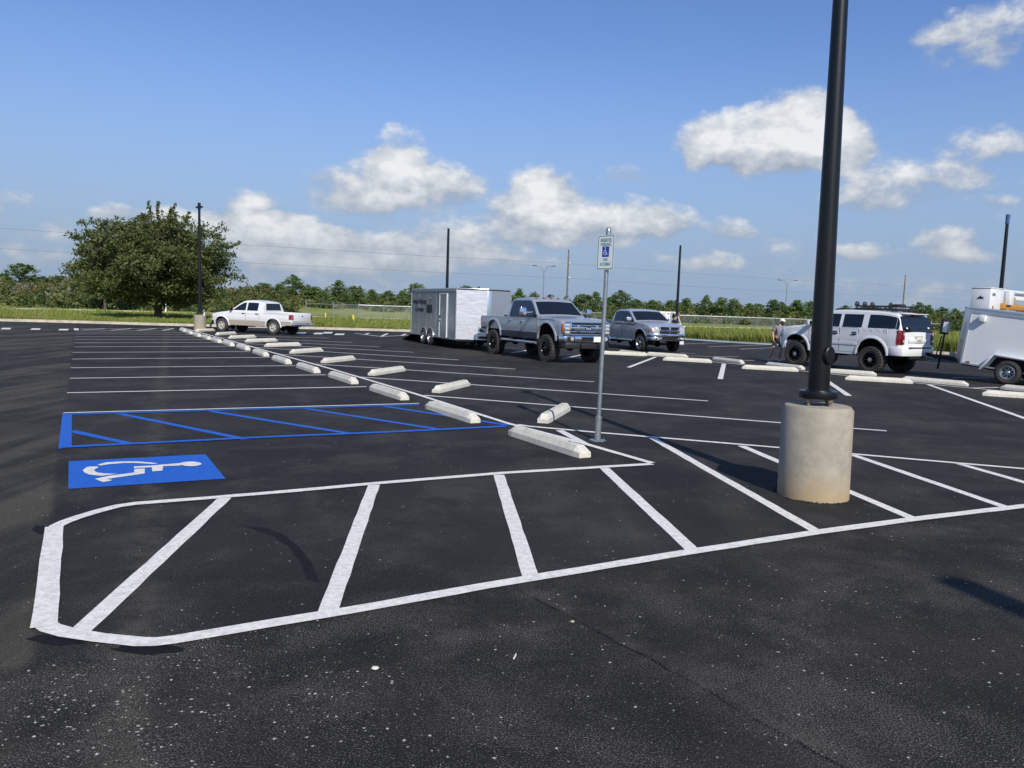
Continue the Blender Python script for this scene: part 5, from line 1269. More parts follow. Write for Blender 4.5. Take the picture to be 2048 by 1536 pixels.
# ------------------------------------------------------------------ street lamps, utility poles, wires
def street_lamp(px, py, H, base_r, label):
    d = ray(px, py); t = (H-CH)/d.z; p = empty('street_lamp', (d.x*t, d.y*t, 0)); tag(p, label, 'street lamp', 'two-armed street lamps on the road beyond')
    z = H-1.3
    m = MB(); m.cyl((0, 0, 0), (0, 0, z), .11, .08, 12); m.build('pole', MT['wire'], p, smooth=40)
    for s in (1, -1):
        a = MB(); a.tube([(0, 0, z), (s*.45, 0, z+.9), (s*.9, 0, z+1.15), (s*1.3, 0, z+1.2)], .05, 8); a_ = a.build('arm', MT['wire'], p, smooth=40)
        bx('lamp_head', MT['black'], a_, (s*1.65, 0, z+1.24), (.75, .3, .12), roty(-s*.12), bevel=.03)
street_lamp(1088.5, 531, 9.2, .1, 'two-armed street lamp behind the roof of the lifted pickup')
street_lamp(1575, 560, 9.2, .1, 'two-armed street lamp behind the walking person, left of the big black pole')
U1 = at(1137.5, 502, 137); U2 = at(1811, 551, 180); U1.z = U2.z = 0; du = U2-U1
U0 = U1-du*1.15; U3 = U2+du
def utility_pole(P, label, H=12.1):
    p = empty('utility_pole', P); tag(p, label, 'utility pole', 'wooden utility poles'); p.rotation_euler = (0, 0, math.atan2(du.y, du.x))
    m = MB(); m.cyl((0, 0, 0), (0, 0, H), .19, .11, 12); m.build('pole', MT['wood'], p, smooth=40)
    for z, s in ((9.7, -1), (7.2, -1), (7.25, 1)):
        m = MB(); m.cyl((0, s*.1, z), (0, s*.75, z+.08), .05, n=8)
        for k in range(4): m.cyl((0, s*(.35+k*.1), z+.03), (0, s*(.37+k*.1), z+.04), .09, n=10)
        m.build('insulator', MT['white_plain'], p, smooth=40)
    m = MB(); m.box((0, -.2, 4.2), (.25, .2, .35)); m.build('service_box', MT['galv'], p)
for P, l in ((U0, 'wooden utility pole out of frame beyond the left edge'), (U1, 'wooden utility pole behind the lifted pickup'), (U2, 'wooden utility pole behind the lifted white SUV'), (U3, 'wooden utility pole out of frame beyond the right edge')): utility_pole(P, l)
for z, l in ((9.7, 'upper overhead power line crossing the sky behind the oak'), (7.2, 'lower overhead power line crossing the sky behind the oak')):
    m = MB()
    for a, b in ((U0, U1), (U1, U2), (U2, U3)):
        pts = [a.lerp(b, i/14)+Vector((0, 0, z-.35*4*(i/14)*(1-i/14))) for i in range(15)]
        m.tube(pts, .024, 5)
    tag(m.build('overhead_wire', MT['wire'], None), l, 'wire', 'overhead power lines')

# ------------------------------------------------------------------ fences
def link_mat():
    m = bpy.data.materials.new('chain_link'); N, L = nodes(m); b = N['Principled BSDF']; b.inputs['Base Color'].default_value = (.42, .44, .44, 1); b.inputs['Metallic'].default_value = .5; b.inputs['Roughness'].default_value = .5
    t = N.new('ShaderNodeBsdfTransparent'); ms = N.new('ShaderNodeMixShader'); ms.inputs[0].default_value = .15
    L.new(t.outputs[0], ms.inputs[1]); L.new(b.outputs[0], ms.inputs[2]); L.new(ms.outputs[0], N['Material Output'].inputs['Surface']); return m
MT['link'] = link_mat()
def fence(posts, top, label, H=None, low_rail=True):
    """posts: pixel (x, ground y); top height m"""
    p = empty('chain_link_fence', (0, 0, 0)); tag(p, label, 'fence')
    P = [G(x, y, .1) for x, y in posts]
    p.location = P[0]; O = P[0]
    P = [q-O for q in P]
    for q in P:
        m = MB(); m.cyl((q.x, q.y, -.1), (q.x, q.y, top+.12), .05, n=8); m.cyl((q.x, q.y, top+.1), (q.x+.15, q.y+.12, top+.38), .02, n=6); m.build('post', MT['galv'], p, smooth=40)
    m = MB(); m.tube([q+Vector((0, 0, top)) for q in P], .035, 8); m.build('top_rail', MT['galv'], p, smooth=40)
    m = MB()
    for a, b in zip(P[:-1], P[1:]): m.add([(a.x, a.y, .02), (b.x, b.y, .02), (b.x, b.y, top), (a.x, a.y, top)], [(0, 1, 2, 3)])
    m.build('mesh_panel', MT['link'], p, fix=False)
    m = MB(); m.tube([q+Vector((0, 0, .08)) for q in P], .02, 6); m.build('bottom_wire', MT['galv'], p)
fence([(666, 636.5), (716.5, 637.5), (767, 639), (815, 640.5), (864, 642), (914, 643.3), (964, 644.5), (1014, 646), (1064, 647.3), (1114, 648.6), (1164, 650), (1210, 651.2)], 1.42, 'chain-link fence behind the box trailer, with open grass beyond it')
# taller end post with two separate rails
e = empty('fence_gate', G(612, 634.5, .1)); tag(e, 'tall fence post with two bare rails behind the white pickup tailgate', 'gate'); O = Vector(e.location)
a, b = G(612, 634.5, .1)-O, G(665, 636.5, .1)-O
m = MB(); m.cyl((a.x, a.y, -.1), (a.x, a.y, 1.75), .06, n=8); m.build('post', MT['galv'], e)
for k, z in enumerate((1.40, .28)):
    m = MB(); m.cyl(a+Vector((0, 0, z)), b+Vector((0, 0, z)), .035, n=8); m.build('rail', MT['galv'], e)
rf = [(1357+k*31.5, 648.2+k*1.02) for k in range(0, 18)]
fence(rf, 1.35, 'long chain-link fence behind the walking man and the SUV')
# posts and small things on the verge
def marker(px, py, H, r, m, label, tilt=0, cat='marker post'):
    g = G(px, py, .1); q = MB(); q.cyl((0, 0, -.1), (0, 0, H), r, r, 10); q.cyl((0, 0, H), (0, 0, H+r), r, r*.3, 10)
    o = q.build('marker_post', m, None, smooth=40); o.location = (g.x, g.y, .0); o.rotation_euler = (0, tilt, 0); tag(o, label, cat)
marker(708.5, 650, .78, .075, MT['yellow'], 'yellow marker post leaning on the verge left of the box trailer', -.12)
marker(651, 641.5, .72, .06, MT['yellow'], 'small yellow marker post in tall grass right of the white pickup tailgate')
marker(408.5, 641, .80, .09, MT['white_plain'], 'short white post behind the far light pole base')
marker(331.5, 626, .9, .09, MT['white_plain'], 'little white post under the oak beside the footpath')
# printed board beyond the open door
p = empty('display_board', G(1333, 662, .1)); tag(p, 'white board with faint print and a slanting strut, behind the open pickup door', 'board')
w = 1.9; m = MB(); m.box((0, 0, 1.25), (w, .06, 1.1)); bd = m.build('panel', MT['white_plain'], p)
for i, (x, z, sx_, sz_) in enumerate(((-.35, 1.55, .35, .12), (-.3, 1.35, .3, .10), (-.42, 1.15, .2, .1), (.55, 1.5, .5, .18), (.6, 1.2, .3, .2), (.1, 1.6, .25, .1))): bx('print', MT['galv'] if i % 2 else MT['beige'], bd, (x, -.034, z), (sx_, .008, sz_))
for x in (-.85, .85): bx('leg', MT['white_plain'], p, (x, .04, .55), (.07, .07, 1.1))
m = MB(); m.cyl((w/2, 0, 1.5), (w/2+.6, -.1, 0), .035, n=8); m.build('strut', MT['white_plain'], p)
g = G(1357, 690); p = empty('storage_bin', (g.x, g.y, 0)); tag(p, 'white lidded bin on the asphalt just beyond the silver pickup grille', 'bin')
bx('bin_body', MT['white_plain'], p, (0, .35, .52), (.62, .6, 1.0), bevel=.03); bx('lid', MT['cap'], p, (0, .35, 1.05), (.68, .66, .06), bevel=.02)
# black silt cloth
m = MB(); pts = resample([G(1360, 670, .1), G(1385, 671.5, .1), G(1424, 673, .1)], .12); vs = []; fs = []
for i, q in enumerate(pts):
    h_ = .36+.10*math.sin(i*.9)+.06*math.sin(i*2.3); 
    for z in (-.05, h_*.5, h_): vs.append((q.x, q.y+.10*math.sin(i*1.3+z*6), .1+z))
for i in range(len(pts)-1):
    for j in range(2): k = i*3+j; fs.append((k, k+3, k+4, k+1))
m.add(vs, fs); tag(m.build('silt_fence', MT['fabric_black'], None, smooth=60, fix=False), 'sagging black silt cloth in the weeds right of the silver pickup', 'silt fence')
# pebbles and twig on the asphalt
def pebble(px, py, s, label, m):
    g = G(px, py); q = MB(); vs = []; n = 9
    q.lathe([(.01, .0), (s*.9, s*.1), (s, s*.35), (s*.7, s*.62), (.01, s*.7)], 'Z', n)
    q.v = [(x*(1+.18*math.sin(i*1.9)), y*.75*(1+.15*math.cos(i*2.7)), z) for i, (x, y, z) in enumerate(q.v)]
    o = q.build('stone', m, None, smooth=60); o.location = (g.x, g.y, 0); tag(o, label, 'stone')
pebble(750, 1338, .021, 'pale oval stone on the near asphalt, left of the paving seam', MT['stop_concrete'])
pebble(1145, 1244, .012, 'little tan stone chip lying right on the paving seam', MT['kerb_concrete'])
g = G(1029, 1316); m = MB(); m.cyl((-.004, -.02, .006), (.006, .024, .006), .0045, n=6); m.cyl((.006, .024, .006), (.008, .04, .008), .004, .002, n=6); o = m.build('twig', MT['cap'], None); o.location = g; tag(o, 'tiny white stick on the near asphalt below the island line', 'stick')

# ------------------------------------------------------------------ vegetation
def leaf_mesh(name, C, size, colr, mats, flat=0.0, aspect=1.6, normals=None):
    """C (N,3) leaf centres, size (N,), colr (N,3)"""
    N_ = len(C); n = rng.normal(size=(N_, 3)) if normals is None else normals+rng.normal(size=(N_, 3))*.7
    n[:, 2] += flat; n /= np.linalg.norm(n, axis=1)[:, None]
    t = rng.normal(size=(N_, 3)); u = np.cross(n, t); u /= np.linalg.norm(u, axis=1)[:, None]; v = np.cross(n, u)
    s = size[:, None]
    V = np.empty((N_, 4, 3)); V[:, 0] = C-u*s*aspect; V[:, 1] = C-v*s*.8; V[:, 2] = C+u*s*aspect*.9; V[:, 3] = C+v*s*.7
    me = bpy.data.meshes.new(name); me.vertices.add(N_*4); me.vertices.foreach_set('co', V.reshape(-1))
    me.loops.add(N_*4); me.loops.foreach_set('vertex_index', np.arange(N_*4, dtype=np.int32))
    me.polygons.add(N_); me.polygons.foreach_set('loop_start', np.arange(0, N_*4, 4, dtype=np.int32)); me.polygons.foreach_set('loop_total', np.full(N_, 4, dtype=np.int32))
    at_ = me.attributes.new('col', 'FLOAT_VECTOR', 'FACE'); at_.data.foreach_set('vector', colr.reshape(-1))
    me.update(calc_edges=True); me.materials.append(mats); return me
def vegmat(name, trans=.28, rough=.5, spec=.3):
    m = bpy.data.materials.new(name); N, L = nodes(m); b = N['Principled BSDF']; b.inputs['Roughness'].default_value = rough; b.inputs['Specular IOR Level'].default_value = spec
    a = N.new('ShaderNodeAttribute'); a.attribute_name = 'col'; L.new(a.outputs['Vector'], b.inputs['Base Color'])
    tr = N.new('ShaderNodeBsdfTranslucent'); L.new(a.outputs['Vector'], tr.inputs['Color']); ms = N.new('ShaderNodeMixShader'); ms.inputs[0].default_value = trans
    L.new(b.outputs[0], ms.inputs[1]); L.new(tr.outputs[0], ms.inputs[2]); L.new(ms.outputs[0], N['Material Output'].inputs['Surface']); return m
MT['leaf'] = vegmat('leaves'); MT['blade'] = vegmat('grass_blades', .35, .7, .15)
def clumps(centres, radii, per, spread=1.0):
    """points spread in ellipsoid shells around centres"""
    C = np.repeat(centres, per, axis=0); r = np.repeat(radii, per, axis=0)
    d = rng.normal(size=C.shape); d /= np.linalg.norm(d, axis=1)[:, None]; k = rng.random(len(C))**.5
    return C+d*r*(k*spread)[:, None], d
def limb(mb, a, b, r0, r1, n=7, seg=4, wob=.12):
    pts = [a.lerp(b, i/seg) for i in range(seg+1)]
    for i in range(1, seg): pts[i] += Vector((random.uniform(-1, 1), random.uniform(-1, 1), random.uniform(-.5, .5)))*wob*(b-a).length/seg
    for i in range(seg): mb.cyl(pts[i], pts[i+1], r0+(r1-r0)*i/seg, r0+(r1-r0)*(i+1)/seg, n, cap=False)
    return pts
def oak(base, Wd, H, zlow, ncl, per, leaf, label, squash=.9, seed=1, twigs=True):
    random.seed(seed); p = empty('oak_tree', base); tag(p, label, 'tree')
    m = MB(); fork = Vector((random.uniform(-.2, .2), 0, zlow+.9)); limb(m, Vector((0, 0, -.15)), fork, .30*Wd/13, .22*Wd/13, 12, 3, .06)
    tips = []; R_ = Wd/2
    for k in range(11):
        a = 2*PI*k/11+random.uniform(-.2, .2); e = random.uniform(.15, 1.25)
        tip = Vector((math.cos(a)*math.cos(e)*R_*.8, math.sin(a)*math.cos(e)*R_*.8*squash, zlow+1.0+math.sin(e)*(H-zlow-1.2)*.85)); pts = limb(m, fork, tip, .13*Wd/13, .035, 8, 5, .35)
        for q in pts[2:]:
            for _ in range(3):
                t2 = q+Vector((random.uniform(-1, 1), random.uniform(-1, 1), random.uniform(-.4, .9)))*R_*.28; limb(m, q, t2, .045, .012, 5, 3, .3); tips.append(t2)
    m.build('trunk', MT['bark'], p, smooth=60)
    cs = []; rs = []
    while len(cs) < ncl:
        a = random.uniform(0, 2*PI); u = random.uniform(-1, 1); rr = random.random()**.42
        x = math.cos(a)*math.sqrt(1-u*u)*rr; y = math.sin(a)*math.sqrt(1-u*u)*rr; z = u*rr
        lob = .84+.16*math.sin(3*a+seed)*math.cos(2.5*u*2)+.07*math.sin(7*a+2*u*5)
        zz = zlow+(H-zlow)*(.40+.60*z*lob) if z > 0 else zlow+(H-zlow)*(.40+.42*z)
        cs.append((x*R_*lob*(1.0 if z > -.3 else .93), y*R_*lob*squash, zz)); s_ = random.uniform(.32, .75)*Wd/13; rs.append((s_*1.2, s_*1.2, s_*.62))
    for t_ in tips: cs.append(tuple(t_)); s_ = random.uniform(.3, .6)*Wd/13; rs.append((s_, s_, s_*.6))
    sh = []
    if twigs:  # stray shoots breaking the outline
        for _ in range(26):
            a = random.uniform(0, 2*PI); e = random.uniform(.0, 1.35); l_ = random.uniform(.94, 1.07)
            for k in range(7): l2 = .86+(l_-.86)*k/5; sh.append((math.cos(a)*math.cos(e)*R_*l2, math.sin(a)*math.cos(e)*R_*squash*l2, zlow+(H-zlow)*(.40+.60*math.sin(e)*l2)+.02*k*k*.3))
    cs = np.array(cs); rs = np.array(rs); C, d = clumps(cs, rs, per)
    tone = np.repeat(rng.random(len(cs)), per)[:, None]*.7+rng.random((len(C), 1))*.3
    if sh:
        C2, _ = clumps(np.array(sh), np.full((len(sh), 3), .13), 9); C = np.concatenate([C, C2]); tone = np.concatenate([tone, rng.random((len(C2), 1))])
    c1 = np.array([.055, .074, .020]); c2 = np.array([.140, .168, .055]); colr = c1+(c2-c1)*tone
    dead = np.repeat((rng.random(len(cs)) < .05) & (cs[:, 2] < zlow+2.0) & (cs[:, 0] > 1.5), per); colr[:len(dead)][dead] = (.20, .11, .06)
    me = leaf_mesh('crown', C, rng.uniform(.6, 1.25, len(C))*leaf, colr, MT['leaf'], .3)
    o = bpy.data.objects.new('crown', me); col.objects.link(o); o.parent = p
    return p
g = G(306, 637.5, .1); oak((g.x+.35, g.y, .1), 13.0, 8.0, .95, 1350, 46, .082, 'broad dark live oak standing on the grass verge at left', seed=5)
g = at(211, 617, 79); oak((g.x, g.y, .12), 6.5, 5.4, 1.1, 130, 36, .11, 'smaller oak behind the big one, its dark trunk left of the big trunk', seed=9, twigs=False)

def unit_tree(seed, conic=0.0):
    """tree of height 1, crown radius about .42; crown + trunk"""
    random.seed(seed); p = empty('tree'); m = MB(); limb(m, Vector((0, 0, -.03)), Vector((0, 0, .62)), .022, .008, 7, 4, .1)
    for k in range(5): a = 2*PI*k/5; limb(m, Vector((0, 0, .25+.07*k)), Vector((.28*math.cos(a), .28*math.sin(a), .45+.09*k)), .01, .003, 5, 3, .2)
    m.build('trunk', MT['bark'], p)
    cs = []; rs = []
    for _ in range(110):
        a = random.uniform(0, 2*PI); z = random.random(); prof = math.sin(PI*min(1, .16+z*.84))**.6*(1-conic*z)
        lob = .82+.22*math.sin(3*a+seed+z*4); rr = random.random()**.5
        cs.append((math.cos(a)*.40*prof*rr*lob, math.sin(a)*.40*prof*rr*lob, .10+.86*z*(.93+.07*math.sin(5*a)))); s_ = random.uniform(.045, .095); rs.append((s_*1.2, s_*1.2, s_*.75))
    cs = np.array(cs); rs = np.array(rs); C, d = clumps(cs, rs, 26)
    tone = np.repeat(rng.random(len(cs)), 26)[:, None]*.7+rng.random((len(C), 1))*.3
    hue = rng.random(); c1 = np.array([.060, .100, .028])*(1+.4*hue); c2 = np.array([.135, .205, .058])*(1+.35*hue)
    me = leaf_mesh('crown', C, rng.uniform(.6, 1.3, len(C))*.0175, c1+(c2-c1)*tone, MT['leaf'], .3)
    o = bpy.data.objects.new('crown', me); col.objects.link(o); o.parent = p
    return p
protos = [unit_tree(s, c) for s, c in ((21, .0), (22, .25), (23, .1), (24, .4), (25, 0), (26, .2))]
tl = [(42, 521, 78, 118), (8, 545, 50, 130), (88, 552, 60, 132), (118, 549, 55, 132), (150, 545, 50, 126), (500, 572, 70, 120), (528, 562, 62, 122), (560, 566, 45, 125), (588, 549, 74, 113), (628, 571, 60, 112), (648, 584, 40, 110), (676, 559, 58, 110), (712, 567, 50, 113), (745, 577, 44, 120), (775, 581, 50, 135), (805, 579, 44, 138), (832, 565, 52, 122),
      (870, 578, 46, 138), (932, 566, 34, 140), (957, 571, 30, 140), (985, 581, 40, 140), (1040, 574, 54, 126), (1070, 583, 34, 126), (1100, 588, 50, 140), (1168, 583, 56, 132), (1193, 581, 44, 132), (1242, 580, 66, 128), (1222, 592, 50, 128), (1272, 597, 50, 134), (1304, 599, 52, 134), (1345, 596, 50, 140), (1374, 594, 44, 140), (1412, 590, 44, 132), (1444, 592, 44, 130), (1468, 596, 52, 128), (1500, 606, 40, 150), (1516, 603, 34, 152),
      (1546, 597, 56, 140), (1566, 604, 50, 138), (1596, 597, 56, 138), (1622, 601, 44, 138), (1690, 610, 60, 150), (1740, 607, 60, 150), (1783, 603, 30, 150), (1838, 604, 50, 142), (1858, 607, 46, 140), (1884, 613, 44, 148), (1910, 616, 50, 165), (1945, 618, 60, 170), (1990, 622, 60, 170), (2060, 620, 80, 150), (-60, 540, 90, 120)]
nb = {0: 'tallest bushy green tree at the far left skyline, left of the oak'}
for i, (px, py, w_, Y) in enumerate(tl):
    o = protos[i % 6] if i < 6 else copy_tree(protos[i % 6])
    b = at(px, py, Y); gz = terrain(b.x, b.y)-.05; H = max(1.5, b.z-gz); Wm = w_*Y/FPX
    o.location = (b.x, b.y, gz); s_ = Wm/.80*(1.1+.22*math.sin(i*2.9)); o.scale = (s_, s_, H*1.02); o.rotation_euler = (0, 0, (i*1.7) % 6.28)
    side = 'left' if px < 450 else 'centre' if px < 1250 else 'right'
    k_ = sum(1 for j in range(i) if (('left' if tl[j][0] < 450 else 'centre' if tl[j][0] < 1250 else 'right') == side))
    near_ = [(480, 620, 'above the white pickup'), (620, 820, 'behind the fence near the box trailer'), (820, 1030, 'just above the box trailer roof'), (1030, 1120, 'behind the lifted pickup cab'), (1120, 1260, 'behind the signpost'), (1260, 1400, 'above the silver pickup'), (1400, 1530, 'behind the fence, left of the walking man'), (1530, 1660, 'between the walking man and big pole'), (1660, 1810, 'hidden mostly behind the white SUV'), (1810, 1925, 'right of the white SUV roof'), (1925, 2100, 'behind the utility truck'), (-100, 480, 'on the skyline left of the oak')]
    where = next(t for a, b_, t in near_ if a <= px < b_); grp = [q for q in sorted(t[0] for t in tl) if any(a <= q < b_ and t == where for a, b_, t in near_)]
    pos = grp.index(px); tot = len(grp)
    hh = 'tall' if H > 5.6 else 'medium-height' if H > 4.2 else 'low'
    rank = 'only' if tot == 1 else 'leftmost' if pos == 0 else 'rightmost' if pos == tot-1 else ordn[pos]+' from left'
    tag(o, nb.get(i, '%s %s, %s' % (hh+' tree', where, rank)), 'tree', 'trees of the far skyline')

# scrub thicket: one mass of shrubs behind path and fence
def scrub():
    cs = []; rs = []; cl = []
    def add(px, Y, topy, w, colr, botz=None):
        b = at(px, topy, Y); gz = terrain(b.x, b.y); H = max(.8, b.z-gz)
        n = max(3, int(H/.7)+2)
        for k in range(n):
            z = gz+H*(k+.5)/n; s_ = w*(1-.5*k/n)
            cs.append((b.x+random.uniform(-.5, .5)*w, b.y+random.uniform(-.5, .5)*w, z)); rs.append((s_*.7, s_*.7, H/n*.9)); cl.append(colr)
    G1, G2, G3, BR, PK = (.10, .13, .035), (.16, .165, .05), (.06, .10, .028), (.15, .14, .055), (.21, .19, .12)
    skyl = [(-150, 550), (0, 549), (30, 557), (80, 552), (120, 551), (170, 552), (300, 570), (480, 572), (520, 566), (560, 573), (610, 570), (660, 580), (740, 578), (780, 588), (900, 584), (960, 592), (1040, 588), (1100, 597), (1180, 592), (1260, 603), (1300, 604), (1370, 602), (1430, 610), (1480, 604), (1520, 613), (1600, 608), (1660, 617), (1750, 616), (1840, 620), (1900, 624), (2048, 630), (2200, 637)]
    for i in range(1900):
        px = random.uniform(-140, 2190); y0_ = 80 if px < 590 else 100 if px < 1250 else 118; y1_ = 124 if px < 640 else 150; Y = random.uniform(y0_, y1_)
        sk = interp(skyl, px); hz = 580+px*.0333; base = hz+CH*FPX/Y
        f = random.random(); depth = (Y-y0_)/(y1_-y0_)
        top = sk+(1-depth)*(base-sk)*.62+random.uniform(-3, 5)
        if px < 640: c = random.choice([G1, G1, G2, G3, BR, G2]) if depth > .25 else random.choice([G1, G3, G2, G1])
        else: c = random.choice([G1, G2, G1, G3, BR] if px < 900 else [G1, G2, G1, G3])
        if (60 < px < 130 or 0 < px < 40 or 20 < px < 60) and .15 < depth < .7 and random.random() < .4: c = PK
        add(px, Y, top, random.uniform(.8, 1.7), c)
    cs_ = np.array(cs); rs_ = np.array(rs); per = 26; C, d = clumps(cs_, rs_, per)
    colr = np.repeat(np.array(cl), per, axis=0)*(np.repeat(rng.uniform(.7, 1.25, len(cs_)), per)*rng.uniform(.75, 1.25, len(C)))[:, None]
    me = leaf_mesh('scrub_thicket', C, rng.uniform(.6, 1.3, len(C))*.14, colr, MT['leaf'], .3); o = bpy.data.objects.new('scrub_thicket', me); col.objects.link(o); tag(o, kind='stuff')
random.seed(3); scrub()

# grass blades on the verge
def grass():
    kx = np.array([k.x for k in K]); ky = np.array([k.y for k in K])
    px = rng.uniform(-120, 2150, 150000); n = len(px)
    # position between kerb (t=0) and fence, denser near kerb
    t = rng.random(n)**2.2
    cs = []
    d0 = [ray(x, 700) for x in np.linspace(-120, 2150, 60)]; gx = np.linspace(-120, 2150, 60)
    # ground y along a ray direction: solve using slope x/y
    sl = np.interp(px, gx, [d.x/d.y for d in d0])
    kr = kx/ky; order = np.argsort(kr); yk = np.interp(sl, kr[order], ky[order])
    far = np.where(px < 560, 34.0, np.where(px < 1330, 42.0, 52.0))
    Y = yk+.25+t*far; X = sl*Y
    tall = np.where((px > 575) & (px < 712) & (t < .45), .55, np.where((px > 1362) & (px < 1556) & (t < .30), .62, np.where(px > 1860, .8, .26)))
    tall = tall*rng.uniform(.5, 1.2, n)*(.8+.4*np.sin(X*1.3)*np.sin(Y*.9)); soil = np.hypot(X-G(-40, 636).x, Y-G(-40, 636).y) < 4.2; tall[soil] *= .15
    w_ = rng.uniform(.018, .045, n)*(Y/50); a = rng.uniform(0, 2*PI, n); ln = rng.uniform(-.35, .35, (n, 2))*tall[:, None]
    V = np.empty((n, 3, 3)); z = .08
    V[:, 0] = np.stack([X-w_*np.cos(a), Y-w_*np.sin(a), np.full(n, z)], 1); V[:, 1] = np.stack([X+w_*np.cos(a), Y+w_*np.sin(a), np.full(n, z)], 1); V[:, 2] = np.stack([X+ln[:, 0], Y+ln[:, 1], z+tall], 1)
    me = bpy.data.meshes.new('grass'); me.vertices.add(n*3); me.vertices.foreach_set('co', V.reshape(-1)); me.loops.add(n*3); me.loops.foreach_set('vertex_index', np.arange(n*3, dtype=np.int32))
    me.polygons.add(n); me.polygons.foreach_set('loop_start', np.arange(0, n*3, 3, dtype=np.int32)); me.polygons.foreach_set('loop_total', np.full(n, 3, dtype=np.int32))
    base = np.array([.23, .29, .058]); dry = np.array([.40, .35, .13]); dk = np.array([.10, .15, .03]); q = rng.random((n, 1)); patch = (.5+.5*np.sin(X*.45+1.3*np.sin(Y*.3)))[:, None]
    c = base*(.75+.5*rng.random((n, 1))); c = np.where(q < .12+.2*patch, dry*(.7+.5*rng.random((n, 1))), c); c = np.where(q > .85, dk, c)
    at_ = me.attributes.new('col', 'FLOAT_VECTOR', 'FACE'); at_.data.foreach_set('vector', c.reshape(-1)); me.update(calc_edges=True); me.materials.append(MT['blade'])
    o = bpy.data.objects.new('grass', me); col.objects.link(o); tag(o, kind='stuff')
grass()

# ------------------------------------------------------------------ people
def skinned(name, m, parent, V, E_, rad, sub=2):
    me = bpy.data.meshes.new(name+'_sk'); me.from_pydata(V, E_, []); o = bpy.data.objects.new(name+'_sk', me); col.objects.link(o)
    md = o.modifiers.new('s', 'SKIN'); md.use_smooth_shade = True
    for i, r_ in enumerate(rad): me.skin_vertices[0].data[i].radius = (r_, r_) if not isinstance(r_, tuple) else r_; me.skin_vertices[0].data[i].use_root = (i == 0)
    s = o.modifiers.new('b', 'SUBSURF'); s.levels = s.render_levels = sub
    dg = bpy.context.evaluated_depsgraph_get(); dg.update(); m2 = bpy.data.meshes.new_from_object(o.evaluated_get(dg)); bpy.data.objects.remove(o)
    m2.name = name; m2.materials.clear(); m2.materials.append(m); m2.polygons.foreach_set('use_smooth', [True]*len(m2.polygons))
    r = bpy.data.objects.new(name, m2); col.objects.link(r); r.parent = parent; return r
def person(loc, rz, J, label, cloth, shorts, cap):
    """J: joints dict"""
    p = empty('person', loc, rz); tag(p, label, 'person')
    V = []; E_ = []; Rr = []; idx = {}
    def a(n, co, r_, par=None): idx[n] = len(V); V.append(co); Rr.append(r_); (E_.append((idx[par], idx[n])) if par else None)
    mid = lambda u, v, t=.5: tuple(u[i]+(v[i]-u[i])*t for i in range(3))
    a('pel', J['pel'], (.15, .105)); a('spi', mid(J['pel'], J['che'], .45), (.135, .10), 'pel'); a('che', J['che'], (.155, .115), 'spi'); a('nkb', mid(J['che'], J['nek'], .6), (.085, .07), 'che'); a('nek', J['nek'], .056, 'nkb')
    hd = J['head']; a('jaw', (hd[0], hd[1]-.02, hd[2]-.06), (.066, .075), 'nek'); a('hed', (hd[0], hd[1], hd[2]+.02), (.078, .095), 'jaw'); a('crn', (hd[0], hd[1]+.01, hd[2]+.085), (.066, .08), 'hed')
    for s in 'LR':
        a('sh'+s, J['sh'+s], .062, 'che'); a('ua'+s, mid(J['sh'+s], J['el'+s]), .048, 'sh'+s); a('el'+s, J['el'+s], .039, 'ua'+s); a('fa'+s, mid(J['el'+s], J['wr'+s], .35), .041, 'el'+s); a('wr'+s, J['wr'+s], .027, 'fa'+s)
        w = Vector(J['wr'+s]); f = (w-Vector(J['el'+s])).normalized(); sd = f.cross(Vector((0, 1, 0))); sd = sd.normalized() if sd.length > .2 else Vector((1, 0, 0)); up = f.cross(sd).normalized()
        pm = w+f*.05; a('pa'+s, tuple(pm), (.034, .018), 'wr'+s)
        kn = w+f*.085
        for k in range(4):
            b = kn+up*((k-1.5)*.019); a('f%d%s' % (k, s), tuple(b), .0105, 'pa'+s); ln = (.038, .045, .042, .032)[k]
            q = b+f*ln+sd*.006; a('g%d%s' % (k, s), tuple(q), .009, 'f%d%s' % (k, s)); a('h%d%s' % (k, s), tuple(q+f*ln*.6+sd*.014), .008, 'g%d%s' % (k, s))
        tb = w+f*.03-up*.03; a('t0'+s, tuple(tb), .012, 'pa'+s); a('t1'+s, tuple(tb+f*.04-up*.018), .010, 't0'+s)
        a('hp'+s, mid(J['pel'], J['hp'+s], 1), .088, 'pel'); a('th'+s, mid(J['hp'+s], J['kn'+s], .4), .078, 'hp'+s); a('kn'+s, J['kn'+s], .053, 'th'+s); a('ca'+s, mid(J['kn'+s], J['an'+s], .33), .054, 'kn'+s); a('an'+s, J['an'+s], .035, 'ca'+s)
        a('fo'+s, J['to'+s], (.036, .028), 'an'+s)
    skinned('body', MT['skin'], p, V, E_, Rr)
    # shirt
    V = []; E_ = []; Rr = []; idx = {}
    a('pel', (J['pel'][0], J['pel'][1], J['pel'][2]-.02), (.178, .135)); a('spi', mid(J['pel'], J['che'], .45), (.168, .13), 'pel'); a('che', J['che'], (.18, .138), 'spi'); a('nkb', mid(J['che'], J['nek'], .5), (.10, .085), 'che')
    for s in 'LR': a('sh'+s, J['sh'+s], .085, 'che'); a('ua'+s, mid(J['sh'+s], J['el'+s], .75), .072, 'sh'+s)
    skinned('t_shirt', cloth, p, V, E_, Rr)
    V = []; E_ = []; Rr = []; idx = {}
    pl = J['pel']; a('pel', (pl[0], pl[1], pl[2]+.0), (.170, .125))
    for s in 'LR': a('hp'+s, J['hp'+s], .108, 'pel'); a('th'+s, mid(J['hp'+s], J['kn'+s], .82), .098, 'hp'+s)
    skinned('shorts', shorts, p, V, E_, Rr)
